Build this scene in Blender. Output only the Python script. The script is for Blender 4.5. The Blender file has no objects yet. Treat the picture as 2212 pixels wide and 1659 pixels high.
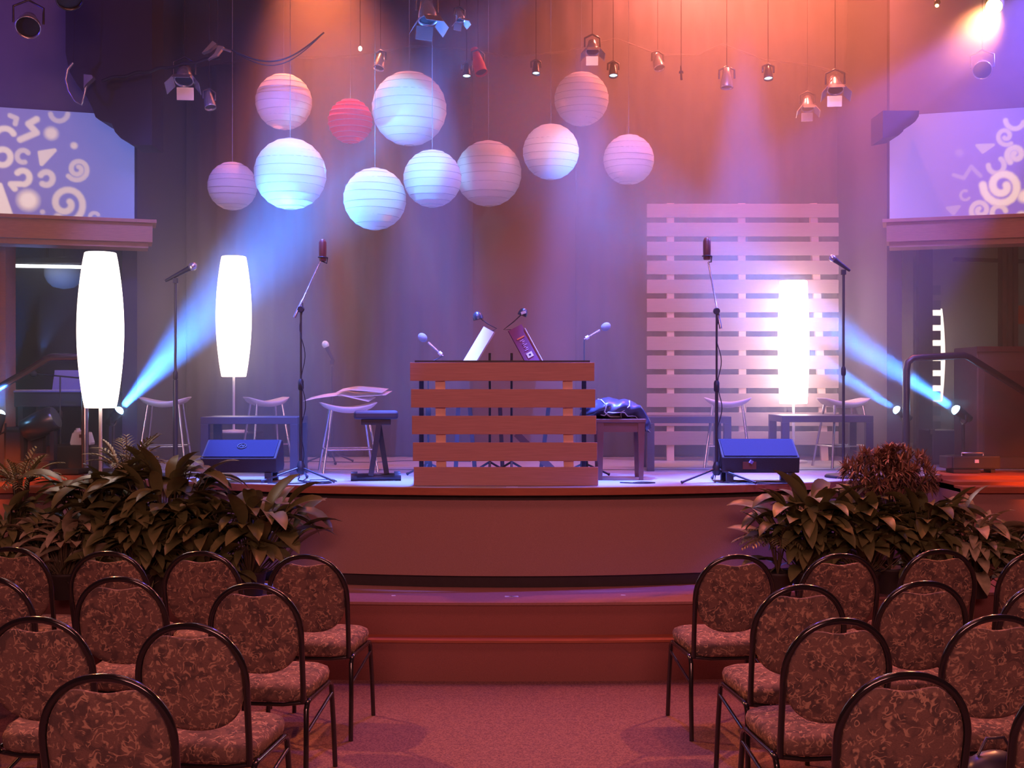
import bpy, math, random
from mathutils import Vector, Matrix, Euler
random.seed(7)
S = bpy.context.scene
C = S.collection
PI = math.pi
V = Vector

# ------------------------------------------------------------------ camera
F, CX, CY, H = 2600.0, 1106.0, 829.5, 1.75
cam = bpy.data.objects.new('camera', bpy.data.cameras.new('camera'))
C.objects.link(cam)
cam.data.sensor_width = 36.0
cam.data.lens = F / 2212.0 * 36.0
cam.location = (0, 0, H)
cam.rotation_euler = (PI / 2, 0, 0)
cam.data.clip_end = 60
S.camera = cam
S.view_settings.view_transform = 'Standard'
S.view_settings.look = 'None'
S.view_settings.gamma = 1.0
S.view_settings.use_curve_mapping = False
S.view_settings.exposure = 0.0
S.cycles.use_denoising = True
S.cycles.max_bounces = 6
S.cycles.volume_bounces = 0
S.cycles.sample_clamp_indirect = 6.0


def at(px, py, Y):
    """photo measurement -> point at distance Y"""
    return V(((px - CX) * Y / F, Y, H - (py - CY) * Y / F))


def aim(o, frm, to):
    d = (V(to) - V(frm)).normalized()
    o.rotation_euler = d.to_track_quat('-Z', 'Y').to_euler()


# ------------------------------------------------------------------ world and large lights
W = bpy.data.worlds.new('world'); S.world = W
W.use_nodes = True
W.node_tree.nodes['Background'].inputs[0].default_value = (0.02, 0.01, 0.03, 1)
W.node_tree.nodes['Background'].inputs[1].default_value = 0.3


def area(name, loc, to, size, power, col, size_y=None):
    l = bpy.data.lights.new(name, 'AREA'); l.energy = power; l.color = col
    l.shape = 'RECTANGLE'; l.size = size; l.size_y = size_y or size
    o = bpy.data.objects.new(name, l); C.objects.link(o)
    o.location = loc; aim(o, loc, to)
    return o


def spot(name, loc, to, power, col, ang, blend=0.3, size=0.04, parent=None):
    l = bpy.data.lights.new(name, 'SPOT'); l.energy = power; l.color = col
    l.spot_size = math.radians(ang); l.spot_blend = blend; l.shadow_soft_size = size
    o = bpy.data.objects.new(name, l); C.objects.link(o)
    o.location = loc; aim(o, loc, to)
    return o


# house lights over the seats, plus a fill behind them (warm red)
area('house_fill', (0.0, 1.5, 5.9), (0, 4.2, 0), 3.0, 20, (1.0, 0.26, 0.26))
area('house_fill', (0.0, 5.4, 5.9), (0, 6.8, 0), 3.5, 80, (1.0, 0.26, 0.22), 0.8)
area('house_fill', (0.0, -3.6, 4.4), (0, 5.0, 0.6), 4.0, 330, (1.0, 0.36, 0.33), 1.5)  # added fill that brightens the chair backs
# violet blue ellipsoidals from the front of the house on the whole stage
for fx in (-1.5, 1.5):
    spot('front_light', (fx, 5.4, 5.2), (fx * 1.1, 8.9, 2.55), 950, (0.17, 0.18, 1.0), 46, 0.35, 0.05)
spot('front_light', (0.8, 5.4, 5.2), (2.0, 10.3, 2.2), 250, (0.4, 0.32, 1.0), 24, 0.8, 0.05)
# blue downlights on the front of the deck
for bx in (-1.6, -0.55, 0.5, 1.6):
    spot('deck_light', (bx, 8.12, 4.9), (bx * 1.02, 8.32, 1.09), 5500, (0.10, 0.18, 1.0), 21, 0.8, 0.05)
# cyan ellipsoidals on the lanterns
spot('front_light', (-1.2, 4.9, 4.8), at(775, 345, 8.9), 1150, (0.07, 0.70, 1.0), 21, 0.12, 0.05)
spot('front_light', (1.9, 4.9, 4.8), at(1232, 350, 8.9), 500, (0.20, 0.70, 1.0), 6, 0.12, 0.05)
# warm spots out of frame above the stage, seen only by their light in the haze
spot('orange_light', at(1760, -320, 9.3), (1.6, 9.2, 1.0), 850, (1.0, 0.20, 0.11), 130, 1.0, 0.06)
spot('orange_light', at(1480, -250, 10.2), (1.0, 9.6, 1.0), 950, (1.0, 0.20, 0.14), 120, 1.0, 0.06)
spot('front_light', (0.3, 5.4, 5.2), (0.6, 10.9, 1.75), 650, (1.0, 0.36, 0.46), 26, 0.9, 0.05)  # added pink spot from the front, warms the centre backdrop
spot('orange_light', at(660, -230, 9.6), (-1.0, 9.4, 1.0), 1100, (1.0, 0.2, 0.08), 60, 1.0, 0.06)
spot('orange_light', (5.3, 7.0, 2.3), (3.8, 8.6, 1.06), 700, (1.0, 0.13, 0.02), 18, 0.6, 0.05)
spot('orange_light', (-5.3, 7.0, 2.3), (-3.8, 8.6, 1.06), 700, (1.0, 0.13, 0.02), 18, 0.6, 0.05)
spot('orange_light', at(-60, -60, 8.0), (-0.6, 4.5, 0.9), 800, (1.0, 0.30, 0.10), 60, 0.8, 0.06)
spot('blue_light', (0.2, 8.2, 5.4), (0.0, 4.6, 0.6), 330, (0.14, 0.08, 1.0), 60, 0.9, 0.05)
# blue washes on the walls above the screens
spot('blue_light', (-6.0, 7.0, 3.6), (-4.1, 9.2, 4.4), 260, (0.06, 0.04, 1.0), 70, 0.9, 0.05)
spot('blue_light', at(2520, -200, 8.45), at(1990, 330, 8.7), 2000, (0.20, 0.12, 1.0), 36, 0.3, 0.05)

# ------------------------------------------------------------------ helpers: meshes
class MB:
    def __init__(s):
        s.v = []; s.f = []; s.sm = []

    def add(s, vs, fs, smooth=False):
        n = len(s.v)
        s.v += [tuple(p) for p in vs]
        s.f += [tuple(i + n for i in f) for f in fs]
        s.sm += [smooth] * len(fs)
        return s

    def box(s, c, d, rot=None):
        hx, hy, hz = d[0] / 2, d[1] / 2, d[2] / 2
        vs = [V((x, y, z)) for x in (-hx, hx) for y in (-hy, hy) for z in (-hz, hz)]
        if rot is not None:
            R = rot if isinstance(rot, Matrix) else Euler(rot).to_matrix()
            vs = [R @ p for p in vs]
        vs = [p + V(c) for p in vs]
        return s.add(vs, [(0, 1, 3, 2), (4, 6, 7, 5), (0, 4, 5, 1), (2, 3, 7, 6), (0, 2, 6, 4), (1, 5, 7, 3)])

    def bar(s, a, b, w, h=None):
        """rectangular bar between two points"""
        a, b = V(a), V(b); h = h or w
        d = b - a; L = d.length; z = d / L
        up = V((0, 0, 1)) if abs(z.z) < 0.95 else V((0, 1, 0))
        x = up.cross(z).normalized(); y = z.cross(x)
        R = Matrix((x, y, z)).transposed()
        return s.box((a + b) / 2, (w, h, L), R)

    def tube(s, pts, r, n=8, caps=True, closed=False):
        pts = [V(p) for p in pts]; m = len(pts)
        rr = r if isinstance(r, (list, tuple)) else [r] * m
        rings = []; ref = None
        for i, p in enumerate(pts):
            if closed:
                t = pts[(i + 1) % m] - pts[i - 1]
            else:
                t = pts[min(i + 1, m - 1)] - pts[max(i - 1, 0)]
            if t.length < 1e-9: t = V((0, 0, 1))
            t.normalize()
            if ref is None:
                ref = V((0, 0, 1)) if abs(t.z) < 0.9 else V((0, 1, 0))
                ref = (ref - t * ref.dot(t)).normalized()
            else:
                ref = ref - t * ref.dot(t)
                if ref.length < 1e-6:
                    ref = V((1, 0, 0)) - t * t.x
                ref.normalize()
            b = t.cross(ref)
            rings.append([p + (ref * math.cos(2 * PI * k / n) + b * math.sin(2 * PI * k / n)) * rr[i] for k in range(n)])
        vs = [q for R in rings for q in R]; fs = []
        for i in range(m if closed else m - 1):
            j = (i + 1) % m
            for k in range(n):
                k2 = (k + 1) % n
                fs.append((i * n + k, i * n + k2, j * n + k2, j * n + k))
        s.add(vs, fs, True)
        if caps and not closed:
            s.add(rings[0], [tuple(range(n))[::-1]]); s.add(rings[-1], [tuple(range(n))])
        return s

    def lathe(s, prof, n=24, M=None, smooth=True, cap=True):
        M = M or Matrix.Identity(4)
        vs = []; fs = []
        for (r, z) in prof:
            for k in range(n):
                a = 2 * PI * k / n
                vs.append(M @ V((r * math.cos(a), r * math.sin(a), z)))
        for i in range(len(prof) - 1):
            for k in range(n):
                k2 = (k + 1) % n
                fs.append((i * n + k, i * n + k2, (i + 1) * n + k2, (i + 1) * n + k))
        s.add(vs, fs, smooth)
        if cap:
            if prof[0][0] > 1e-4: s.add(vs[:n], [tuple(range(n))[::-1]])
            if prof[-1][0] > 1e-4: s.add(vs[-n:], [tuple(range(n))])
        return s

    def prism(s, out, lo, hi, M=None):
        """outline in local x,z; extruded along local y from lo to hi"""
        M = M or Matrix.Identity(4); n = len(out)
        vs = [M @ V((x, lo, z)) for x, z in out] + [M @ V((x, hi, z)) for x, z in out]
        fs = [tuple(range(n)), tuple(range(2 * n - 1, n - 1, -1))]
        fs += [(i, i + n, (i + 1) % n + n, (i + 1) % n) for i in range(n)]
        return s.add(vs, fs)

    def slab(s, out, z0, z1):
        n = len(out)
        vs = [V((x, y, z0)) for x, y in out] + [V((x, y, z1)) for x, y in out]
        fs = [tuple(range(n))[::-1], tuple(range(n, 2 * n))]
        fs += [(i, (i + 1) % n, (i + 1) % n + n, i + n) for i in range(n)]
        return s.add(vs, fs)

    def ell(s, c, r, n=16, m=10, R=None):
        vs = []; fs = []
        for i in range(m + 1):
            t = PI * i / m
            for k in range(n):
                a = 2 * PI * k / n
                p = V((r[0] * math.sin(t) * math.cos(a), r[1] * math.sin(t) * math.sin(a), r[2] * math.cos(t)))
                if R is not None: p = R @ p
                vs.append(p + V(c))
        for i in range(m):
            for k in range(n):
                k2 = (k + 1) % n
                fs.append((i * n + k, (i + 1) * n + k, (i + 1) * n + k2, i * n + k2))
        return s.add(vs, fs, True)

    def build(s, name, mat, parent=None, loc=None, bevel=0.0, label=None):
        me = bpy.data.meshes.new(name)
        me.from_pydata(s.v, [], s.f); me.validate()
        if len(me.polygons) == len(s.sm):
            me.polygons.foreach_set('use_smooth', s.sm)
        me.materials.append(mat)
        o = bpy.data.objects.new(name, me); C.objects.link(o)
        if parent is not None: o.parent = parent
        if loc is not None: o.location = loc
        if bevel:
            b = o.modifiers.new('bevel', 'BEVEL'); b.width = bevel; b.segments = 2; b.limit_method = 'ANGLE'
        if label: o['label'] = label
        return o


def tag(o, label, cat, group=None, kind=None):
    o['label'] = label; o['category'] = cat
    if group: o['group'] = group
    if kind: o['kind'] = kind
    return o


def thing(name, label, cat, loc=(0, 0, 0), rz=0.0, group=None):
    o = bpy.data.objects.new(name, None); C.objects.link(o)
    o.empty_display_size = 0.1
    o.location = loc; o.rotation_euler = (0, 0, rz)
    return tag(o, label, cat, group)


def struct(name, mb, mat, bevel=0.0, label=None):
    o = mb.build(name, mat, bevel=bevel)
    o['kind'] = 'structure'
    if label: o['label'] = label
    return o


def dup(root, loc, rz, label, group=None):
    r = root.copy(); C.objects.link(r); r.location = loc; r.rotation_euler = (0, 0, rz)
    r['label'] = label
    if group: r['group'] = group
    for ch in list(root.children):
        c = ch.copy(); C.objects.link(c); c.parent = r
        for g in list(ch.children):
            d = g.copy(); C.objects.link(d); d.parent = c
    return r


# ------------------------------------------------------------------ helpers: materials
def mat(name, col, rough=0.6, metal=0.0, noise=0.0, nscale=20.0, bump=0.0, spec=0.5, coat=0.0, stretch=None):
    m = bpy.data.materials.new(name); m.use_nodes = True
    nt = m.node_tree; B = nt.nodes['Principled BSDF']
    B.inputs['Base Color'].default_value = (*col, 1)
    B.inputs['Roughness'].default_value = rough
    B.inputs['Metallic'].default_value = metal
    B.inputs['Specular IOR Level'].default_value = spec
    B.inputs['Coat Weight'].default_value = coat
    tc = nt.nodes.new('ShaderNodeTexCoord'); mp = nt.nodes.new('ShaderNodeMapping')
    nt.links.new(tc.outputs['Object'], mp.inputs[0])
    if stretch: mp.inputs['Scale'].default_value = stretch
    n = nt.nodes.new('ShaderNodeTexNoise'); n.inputs['Scale'].default_value = nscale; n.inputs['Detail'].default_value = 4
    nt.links.new(mp.outputs[0], n.inputs['Vector'])
    mx = nt.nodes.new('ShaderNodeMix'); mx.data_type = 'RGBA'
    k = max(noise, 0.03)
    mx.inputs['A'].default_value = (*[c * (1 - k) for c in col], 1)
    mx.inputs['B'].default_value = (*[min(1, c * (1 + k)) for c in col], 1)
    nt.links.new(n.outputs['Fac'], mx.inputs['Factor']); nt.links.new(mx.outputs['Result'], B.inputs['Base Color'])
    if bump:
        b = nt.nodes.new('ShaderNodeBump'); b.inputs['Strength'].default_value = bump; b.inputs['Distance'].default_value = 0.01
        nt.links.new(n.outputs['Fac'], b.inputs['Height']); nt.links.new(b.outputs[0], B.inputs['Normal'])
    return m


def glow(name, col, strength):
    m = bpy.data.materials.new(name); m.use_nodes = True
    B = m.node_tree.nodes['Principled BSDF']
    B.inputs['Base Color'].default_value = (0.8, 0.8, 0.8, 1)
    B.inputs['Emission Color'].default_value = (*col, 1)
    B.inputs['Emission Strength'].default_value = strength
    return m


def fabric_mat(name, dark, light, scale=30.0):
    """woven upholstery with short curling leaf strokes"""
    m = mat(name, dark, 0.9, noise=0.35, nscale=260, bump=0.25)
    nt = m.node_tree; B = nt.nodes['Principled BSDF']
    tc = nt.nodes.new('ShaderNodeTexCoord'); oi = nt.nodes.new('ShaderNodeObjectInfo')
    ad = nt.nodes.new('ShaderNodeVectorMath'); ad.operation = 'ADD'
    ml = nt.nodes.new('ShaderNodeMath'); ml.operation = 'MULTIPLY'; ml.inputs[1].default_value = 7.0
    nt.links.new(oi.outputs['Random'], ml.inputs[0]); nt.links.new(tc.outputs['Object'], ad.inputs[0]); nt.links.new(ml.outputs[0], ad.inputs[1])
    def ns(sc, dist, det=1.0, off=0.0):
        n = nt.nodes.new('ShaderNodeTexNoise'); n.inputs['Scale'].default_value = sc
        n.inputs['Detail'].default_value = det; n.inputs['Distortion'].default_value = dist
        nt.links.new(ad.outputs[0], n.inputs['Vector']); return n
    def ramp(src, stops):
        r = nt.nodes.new('ShaderNodeValToRGB'); e = r.color_ramp.elements
        e[0].position, e[0].color = stops[0][0], (stops[0][1],) * 3 + (1,)
        e[1].position, e[1].color = stops[-1][0], (stops[-1][1],) * 3 + (1,)
        for p, v in stops[1:-1]:
            q = e.new(p); q.color = (v, v, v, 1)
        nt.links.new(src.outputs['Fac'], r.inputs[0]); return r
    def mix(fac, A, col):
        mx = nt.nodes.new('ShaderNodeMix'); mx.data_type = 'RGBA'; mx.inputs['B'].default_value = (*col, 1)
        nt.links.new(fac, mx.inputs['Factor']); nt.links.new(A, mx.inputs['A']); return mx.outputs['Result']
    line = ramp(ns(scale, 1.1), [(0.44, 0), (0.475, 1), (0.525, 1), (0.56, 0)])
    gate = ramp(ns(scale * 1.3, 0.3), [(0.44, 0), (0.54, 1)])
    mu = nt.nodes.new('ShaderNodeMath'); mu.operation = 'MULTIPLY'
    nt.links.new(line.outputs[0], mu.inputs[0]); nt.links.new(gate.outputs[0], mu.inputs[1])
    blot = ramp(ns(scale * 0.55, 0.8, 2.0), [(0.5, 0), (0.6, 0.8)])
    c = B.inputs['Base Color'].links[0].from_socket
    c = mix(blot.outputs[0], c, (dark[0] * 0.45, dark[1] * 0.5, dark[2] * 0.6))
    c = mix(mu.outputs[0], c, light)
    nt.links.new(c, B.inputs['Base Color'])
    return m


def carpet_mat():
    m = mat('carpet', (0.27, 0.14, 0.135), 0.95, noise=0.3, nscale=300, bump=0.3)
    nt = m.node_tree; B = nt.nodes['Principled BSDF']
    tc = nt.nodes.new('ShaderNodeTexCoord')
    w = nt.nodes.new('ShaderNodeTexWave'); w.wave_type = 'BANDS'; w.bands_direction = 'Y'
    w.inputs['Scale'].default_value = 9; w.inputs['Distortion'].default_value = 14; w.inputs['Detail'].default_value = 2
    w.inputs['Detail Scale'].default_value = 5
    nt.links.new(tc.outputs['Object'], w.inputs['Vector'])
    old = B.inputs['Base Color'].links[0].from_socket
    mx = nt.nodes.new('ShaderNodeMix'); mx.data_type = 'RGBA'; mx.blend_type = 'MULTIPLY'
    mx.inputs['B'].default_value = (0.5, 0.42, 0.6, 1)
    nt.links.new(old, mx.inputs['A']); nt.links.new(w.outputs['Fac'], mx.inputs['Factor'])
    nt.links.new(mx.outputs['Result'], B.inputs['Base Color'])
    return m


def paper_mat(name, col, tr=0.4):
    m = bpy.data.materials.new(name); m.use_nodes = True
    nt = m.node_tree; nt.nodes.clear()
    out = nt.nodes.new('ShaderNodeOutputMaterial')
    d = nt.nodes.new('ShaderNodeBsdfDiffuse'); t = nt.nodes.new('ShaderNodeBsdfTranslucent'); mx = nt.nodes.new('ShaderNodeMixShader')
    tc = nt.nodes.new('ShaderNodeTexCoord')
    n = nt.nodes.new('ShaderNodeTexNoise'); n.inputs['Scale'].default_value = 6
    mp = nt.nodes.new('ShaderNodeMapping'); mp.inputs['Scale'].default_value = (1, 1, 8)
    nt.links.new(tc.outputs['Object'], mp.inputs[0]); nt.links.new(mp.outputs[0], n.inputs['Vector'])
    c = nt.nodes.new('ShaderNodeMix'); c.data_type = 'RGBA'
    c.inputs['A'].default_value = (*[x * 0.88 for x in col], 1); c.inputs['B'].default_value = (*col, 1)
    nt.links.new(n.outputs['Fac'], c.inputs['Factor'])
    nt.links.new(c.outputs['Result'], d.inputs[0]); nt.links.new(c.outputs['Result'], t.inputs[0])
    mx.inputs[0].default_value = tr
    nt.links.new(d.outputs[0], mx.inputs[1]); nt.links.new(t.outputs[0], mx.inputs[2]); nt.links.new(mx.outputs[0], out.inputs[0])
    return m


M_carpet = carpet_mat()
M_stagepanel = mat('stage_panel_carpet', (0.37, 0.21, 0.19), 0.95, noise=0.25, nscale=240, bump=0.2)
M_redwood = mat('red_wood', (0.36, 0.11, 0.06), 0.55, noise=0.25, nscale=8, stretch=(1, 8, 8))
M_step = mat('step_carpet', (0.30, 0.12, 0.11), 0.95, noise=0.2, nscale=200, bump=0.2)
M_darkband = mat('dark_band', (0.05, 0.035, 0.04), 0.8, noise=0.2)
M_deck = mat('pale_deck', (0.40, 0.42, 0.48), 0.45, noise=0.12, nscale=5)
M_curtain = mat('curtain_velour', (0.055, 0.038, 0.045), 0.95, noise=0.2, nscale=60)
M_flat = mat('backdrop_cloth', (0.13, 0.07, 0.07), 0.95, noise=0.1, nscale=30)
M_black = mat('black_paint', (0.03, 0.022, 0.025), 0.7, noise=0.2)
M_wall = mat('dark_wall', (0.07, 0.055, 0.09), 0.9, noise=0.15, nscale=12)
M_wallblue = mat('upper_wall', (0.22, 0.2, 0.26), 0.9, noise=0.12, nscale=12)
M_recess = mat('brown_wall', (0.20, 0.10, 0.08), 0.85, noise=0.15, nscale=10)
M_ledge = mat('ledge_wood', (0.42, 0.20, 0.13), 0.5, noise=0.25, nscale=8, stretch=(1, 6, 12))
M_tubeframe = mat('black_enamel_tube', (0.015, 0.013, 0.016), 0.16, spec=0.7, coat=0.4)
M_fabric = fabric_mat('scroll_fabric', (0.19, 0.11, 0.09), (0.46, 0.29, 0.20))
M_plastic = mat('black_plastic', (0.03, 0.03, 0.035), 0.5, noise=0.2)
M_metal = mat('stand_metal', (0.08, 0.08, 0.09), 0.35, metal=0.6)
M_chrome = mat('chrome', (0.75, 0.75, 0.78), 0.18, metal=1.0)
M_white = mat('white_seat', (0.8, 0.8, 0.82), 0.35)
M_paper = mat('white_paper', (0.85, 0.85, 0.88), 0.8)
M_slat = mat('slat_wood', (0.37, 0.26, 0.24), 0.55, noise=0.25, nscale=6, stretch=(1, 12, 30))
M_podium = mat('podium_wood', (0.46, 0.25, 0.28), 0.55, noise=0.25, nscale=6, stretch=(1, 12, 30))
M_batten = mat('raw_batten', (0.95, 0.62, 0.5), 0.6, noise=0.1, nscale=10)
M_lack = mat('table_lacquer', (0.055, 0.05, 0.07), 0.4)
M_wedge = mat('speaker_carpet', (0.035, 0.03, 0.035), 0.85, noise=0.3, nscale=120)
M_grille = mat('speaker_grille', (0.02, 0.02, 0.045), 0.8, spec=0.15, noise=0.3, nscale=200)
M_darkwood = mat('bench_wood', (0.16, 0.06, 0.05), 0.4, noise=0.2, nscale=8)
M_bag = mat('nylon_bag', (0.05, 0.05, 0.09), 0.35, noise=0.2, nscale=40)
M_bagtrim = mat('grey_webbing', (0.5, 0.52, 0.6), 0.6)
M_can = mat('lamp_housing', (0.10, 0.10, 0.11), 0.3, metal=0.7)
M_silver = mat('silver_housing', (0.6, 0.6, 0.65), 0.25, metal=0.8)
M_redcan = mat('red_housing', (0.5, 0.05, 0.06), 0.5)
M_leaf = mat('leaf', (0.16, 0.17, 0.07), 0.38, noise=0.5, nscale=9)
M_leafpale = mat('variegated_leaf', (0.42, 0.38, 0.26), 0.4, noise=0.6, nscale=22)
M_leaffern = mat('narrow_leaf', (0.32, 0.30, 0.13), 0.45, noise=0.4, nscale=9)
M_leafdry = mat('reddish_leaf', (0.30, 0.17, 0.12), 0.45, noise=0.4, nscale=9)
M_stem = mat('stem', (0.12, 0.09, 0.05), 0.6)
M_pot = mat('planter', (0.04, 0.03, 0.03), 0.6)
M_brass = mat('handrail_steel', (0.35, 0.30, 0.32), 0.25, metal=0.9)
M_lantern = paper_mat('white_lantern_paper', (0.86, 0.88, 0.88), 0.28)
M_lanternred = paper_mat('red_lantern_paper', (0.75, 0.03, 0.06), 0.30)
M_wire = mat('lantern_wire', (0.3, 0.33, 0.4), 0.5)
M_tape = mat('glow_tape', (0.75, 0.8, 0.95), 0.5)
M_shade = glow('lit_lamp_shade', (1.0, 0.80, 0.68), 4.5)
M_shadehot = glow('lit_lamp_shade_bright', (1.0, 0.78, 0.72), 12.0)
M_tubelit = glow('fluorescent_tube', (0.9, 0.95, 1.0), 6.0)
M_lens = glow('blue_lens', (0.25, 0.62, 1.0), 30.0)
M_lensor = glow('orange_lens', (1.0, 0.55, 0.12), 30.0)
M_disc = glow('pale_blue_lens', (0.4, 0.75, 1.0), 4.0)
M_bulb = glow('white_bulb', (1.0, 0.85, 0.7), 10.0)
M_plasticw = mat('white_plastic_jug', (0.75, 0.72, 0.75), 0.5)
M_cable = mat('cable_rubber', (0.02, 0.02, 0.025), 0.5)

def local_(o, q): return V(q) - V(o.location)


# ------------------------------------------------------------------ the room shell
DECK = 1.09
b = MB(); b.box((0, 1.8, -0.05), (16, 13.6, 0.1)); struct('floor', b, M_carpet)
b = MB(); b.box((0, 4.8, 6.05), (16, 19.4, 0.1)); struct('ceiling', b, M_black)
b = MB(); b.box((0, -4.55, 3.0), (16, 0.1, 6.2)); struct('wall_back', b, M_wall)
b = MB(); b.box((-7.55, 4.5, 3.0), (0.1, 18.2, 6.2)); struct('wall_left', b, M_wall)
b = MB(); b.box((7.55, 4.5, 3.0), (0.1, 18.2, 6.2)); struct('wall_right', b, M_wall)
b = MB(); b.box((0, 13.65, 3.0), (15.2, 0.1, 6.2)); struct('wall_front', b, M_recess)


def arc(Yc, R, x0, x1, n=40):
    return [(x0 + (x1 - x0) * i / n, Yc + R - math.sqrt(max(0, R * R - (x0 + (x1 - x0) * i / n) ** 2))) for i in range(n + 1)]


def arc_slab(Yc, R, hw, z0, z1, back):
    b = MB(); o = arc(Yc, R, -hw, hw); b.slab(o + [(hw, back), (-hw, back)], z0, z1); return b


# lower steps
struct('stage_floor_lower_step', arc_slab(7.08, 13, 4.3, 0, 0.228, 9.0), M_step, label='lower dark red step along the carpet')
b = arc_slab(7.065, 13, 4.3, 0.228, 0.242, 9.0); struct('trim_1', b, M_redwood)
struct('stage_floor_upper_step', arc_slab(7.22, 13, 4.3, 0.242, 0.425, 9.0), M_step, label='upper dark red step under the stage front')
b = arc_slab(7.20, 13, 4.3, 0.425, 0.441, 9.0); struct('trim_2', b, mat('tread', (0.33, 0.16, 0.16), 0.7, noise=0.2, nscale=60))
# stage front: toe band, panel, dark band, nosing, deck
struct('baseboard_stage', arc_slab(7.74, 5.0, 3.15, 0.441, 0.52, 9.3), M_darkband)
struct('wall_stage_front', arc_slab(7.70, 5.0, 3.15, 0.52, 1.005, 9.3), M_stagepanel, label='curved carpeted front panel of the stage')
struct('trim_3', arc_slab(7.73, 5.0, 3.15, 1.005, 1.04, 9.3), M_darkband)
struct('trim_4', arc_slab(7.66, 5.0, 3.15, 1.04, DECK - 0.004, 9.3), M_redwood)
b = arc_slab(7.67, 5.0, 3.12, DECK - 0.004, DECK, 9.3)
b.box((0, 11.4, (DECK + 0.9) / 2), (14.8, 4.3, DECK - 0.9)); struct('stage_floor', b, M_deck, label='pale stage deck lit blue along its front edge')
for sx in (-1, 1):
    n0 = 5 if sx < 0 else 8
    b = MB()
    for i, (zt, yf) in enumerate(((1.086, 8.72), (1.058, 8.5), (1.036, 8.32))):
        b.box((sx * 5.27, (yf + 9.3) / 2, zt - 0.02), (4.3, 9.3 - yf, 0.04))
    struct('trim_%d' % n0, b, M_redwood, label='shallow red wooden steps at the side of the stage')
    b = MB(); b.box((sx * 5.27, 8.82, 0.51), (4.3, 0.9, 1.02)); struct('wall_stage_%s' % ('left' if sx < 0 else 'right'), b, M_stagepanel)

# side walls of the stage, screen walls, ledges, openings
INX, INY = 2.98, 9.5
U = V((-0.952, -0.307, 0)).normalized(); N = V((0.307, -0.952, 0)).normalized()


def wallM(sx):
    """local x runs outward along the screen wall, local y points to the seats, z up"""
    u = V((U.x * (1 if sx < 0 else -1), U.y, 0)); n = V((N.x * (1 if sx < 0 else -1), N.y, 0))
    M = Matrix.Identity(4)
    for i in range(3):
        M[i][0] = u[i]; M[i][1] = n[i]; M[i][2] = (0, 0, 1)[i]
    M[0][3] = sx * INX; M[1][3] = INY
    return M


def mbox(b, M, lo, hi):
    vs = [M @ V((x, y, z)) for x in (lo[0], hi[0]) for y in (lo[1], hi[1]) for z in (lo[2], hi[2])]
    b.add(vs, [(0, 1, 3, 2), (4, 6, 7, 5), (0, 4, 5, 1), (2, 3, 7, 6), (0, 2, 6, 4), (1, 5, 7, 3)])


for sx, side in ((-1, 'left'), (1, 'right')):
    M = wallM(sx)
    b = MB(); mbox(b, M, (0.0, -0.14, 2.82), (4.6, -0.02, 6.0)); struct('wall_upper_' + side, b, M_wallblue)
    b = MB(); b.box((sx * 3.05, (INY + 13.7) / 2, 3.545), (0.12, 13.5 - INY, 4.91)); struct('wall_wing_' + side, b, M_wall)
    b = MB(); mbox(b, M, (-0.13 if sx < 0 else -0.02, 0.0, 2.84), (4.6, 0.30, 2.985))
    mbox(b, M, (-0.16 if sx < 0 else -0.05, 0.0, 2.985), (4.6, 0.34, 3.01))
    mbox(b, M, (-0.1 if sx < 0 else 0.0, 0.0, 2.80), (4.6, 0.25, 2.84))
    struct('trim_%d' % (6 if sx < 0 else 9), b, M_ledge, label='wooden ledge running under the projection screen')
    # recess ceiling behind the ledge
    b = MB(); b.box((sx * 5.3, 11.6, 3.35), (4.4, 4.0, 0.06)); struct('ceiling_recess_' + side, b, M_recess)

# header beams and posts of the two openings
b = MB(); b.box(((at(-60, 0, 10.2).x + at(180, 0, 10.2).x) / 2, 10.2, at(0, 522, 10.2).z), (0.95, 0.12, 0.07)); struct('trim_7', b, mat('grey_header', (0.4, 0.36, 0.36), 0.6))
for px, w, y, side in ((4, 0.10, 9.3, 'left'), (22, 0.045, 9.4, 'left')):
    p = at(px, 0, y); b = MB(); b.box((p.x, y, 1.95), (w, 0.1, 1.75)); struct('trim_%d' % (10 + px), b, M_ledge)
p = at(1997, 0, 11.5); b = MB(); b.box((p.x, 11.5, 2.1), (0.13, 0.08, 2.3)); struct('trim_11', b, M_black)
for i, px in enumerate((2165, 2178, 2192)):
    p = at(px, 0, 10.4); b = MB(); b.box((p.x, 10.4, 2.05), (0.035, 0.1 - 0.02 * i, 2.2)); struct('trim_%d' % (15 + i), b, M_recess)
b = MB(); p0 = at(2060, 560, 10.6); p1 = at(2260, 566, 10.6); b.bar(p0, p1, 0.05, 0.03); struct('trim_18', b, M_wall)

# cornice blocks that cover the inner top corner of each screen
cor = [(292, 318), (286, 312), (268, 303), (256, 290), (249, 272), (236, 268), (222, 264), (214, 258), (208, 240), (196, 215), (176, 190), (158, 160), (150, 120), (150, -20), (335, -20), (335, 318)]
for sx in (-1, 1):
    pts = []
    for px, py in cor:
        q = at(px, py, 9.2)
        if sx > 0:
            q = at(2196 - px, py - 22 if py < 300 else py - 18, 9.2)
        pts.append((q.x, q.z))
    if sx > 0:
        pts = [(q.x, q.z) for q in (at(px, py, 9.2) for px, py in ((1900, 303), (1912, 301), (1934, 297), (1943, 289), (1948, 277), (1960, 275), (1970, 267), (1977, 256), (1978, 244), (1900, 244)))]
    b = MB(); b.prism(pts, 9.12, 9.42)
    struct('trim_%d' % (12 if sx < 0 else 13), b, M_black, label='dark scalloped cornice over the corner of the screen')

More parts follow.
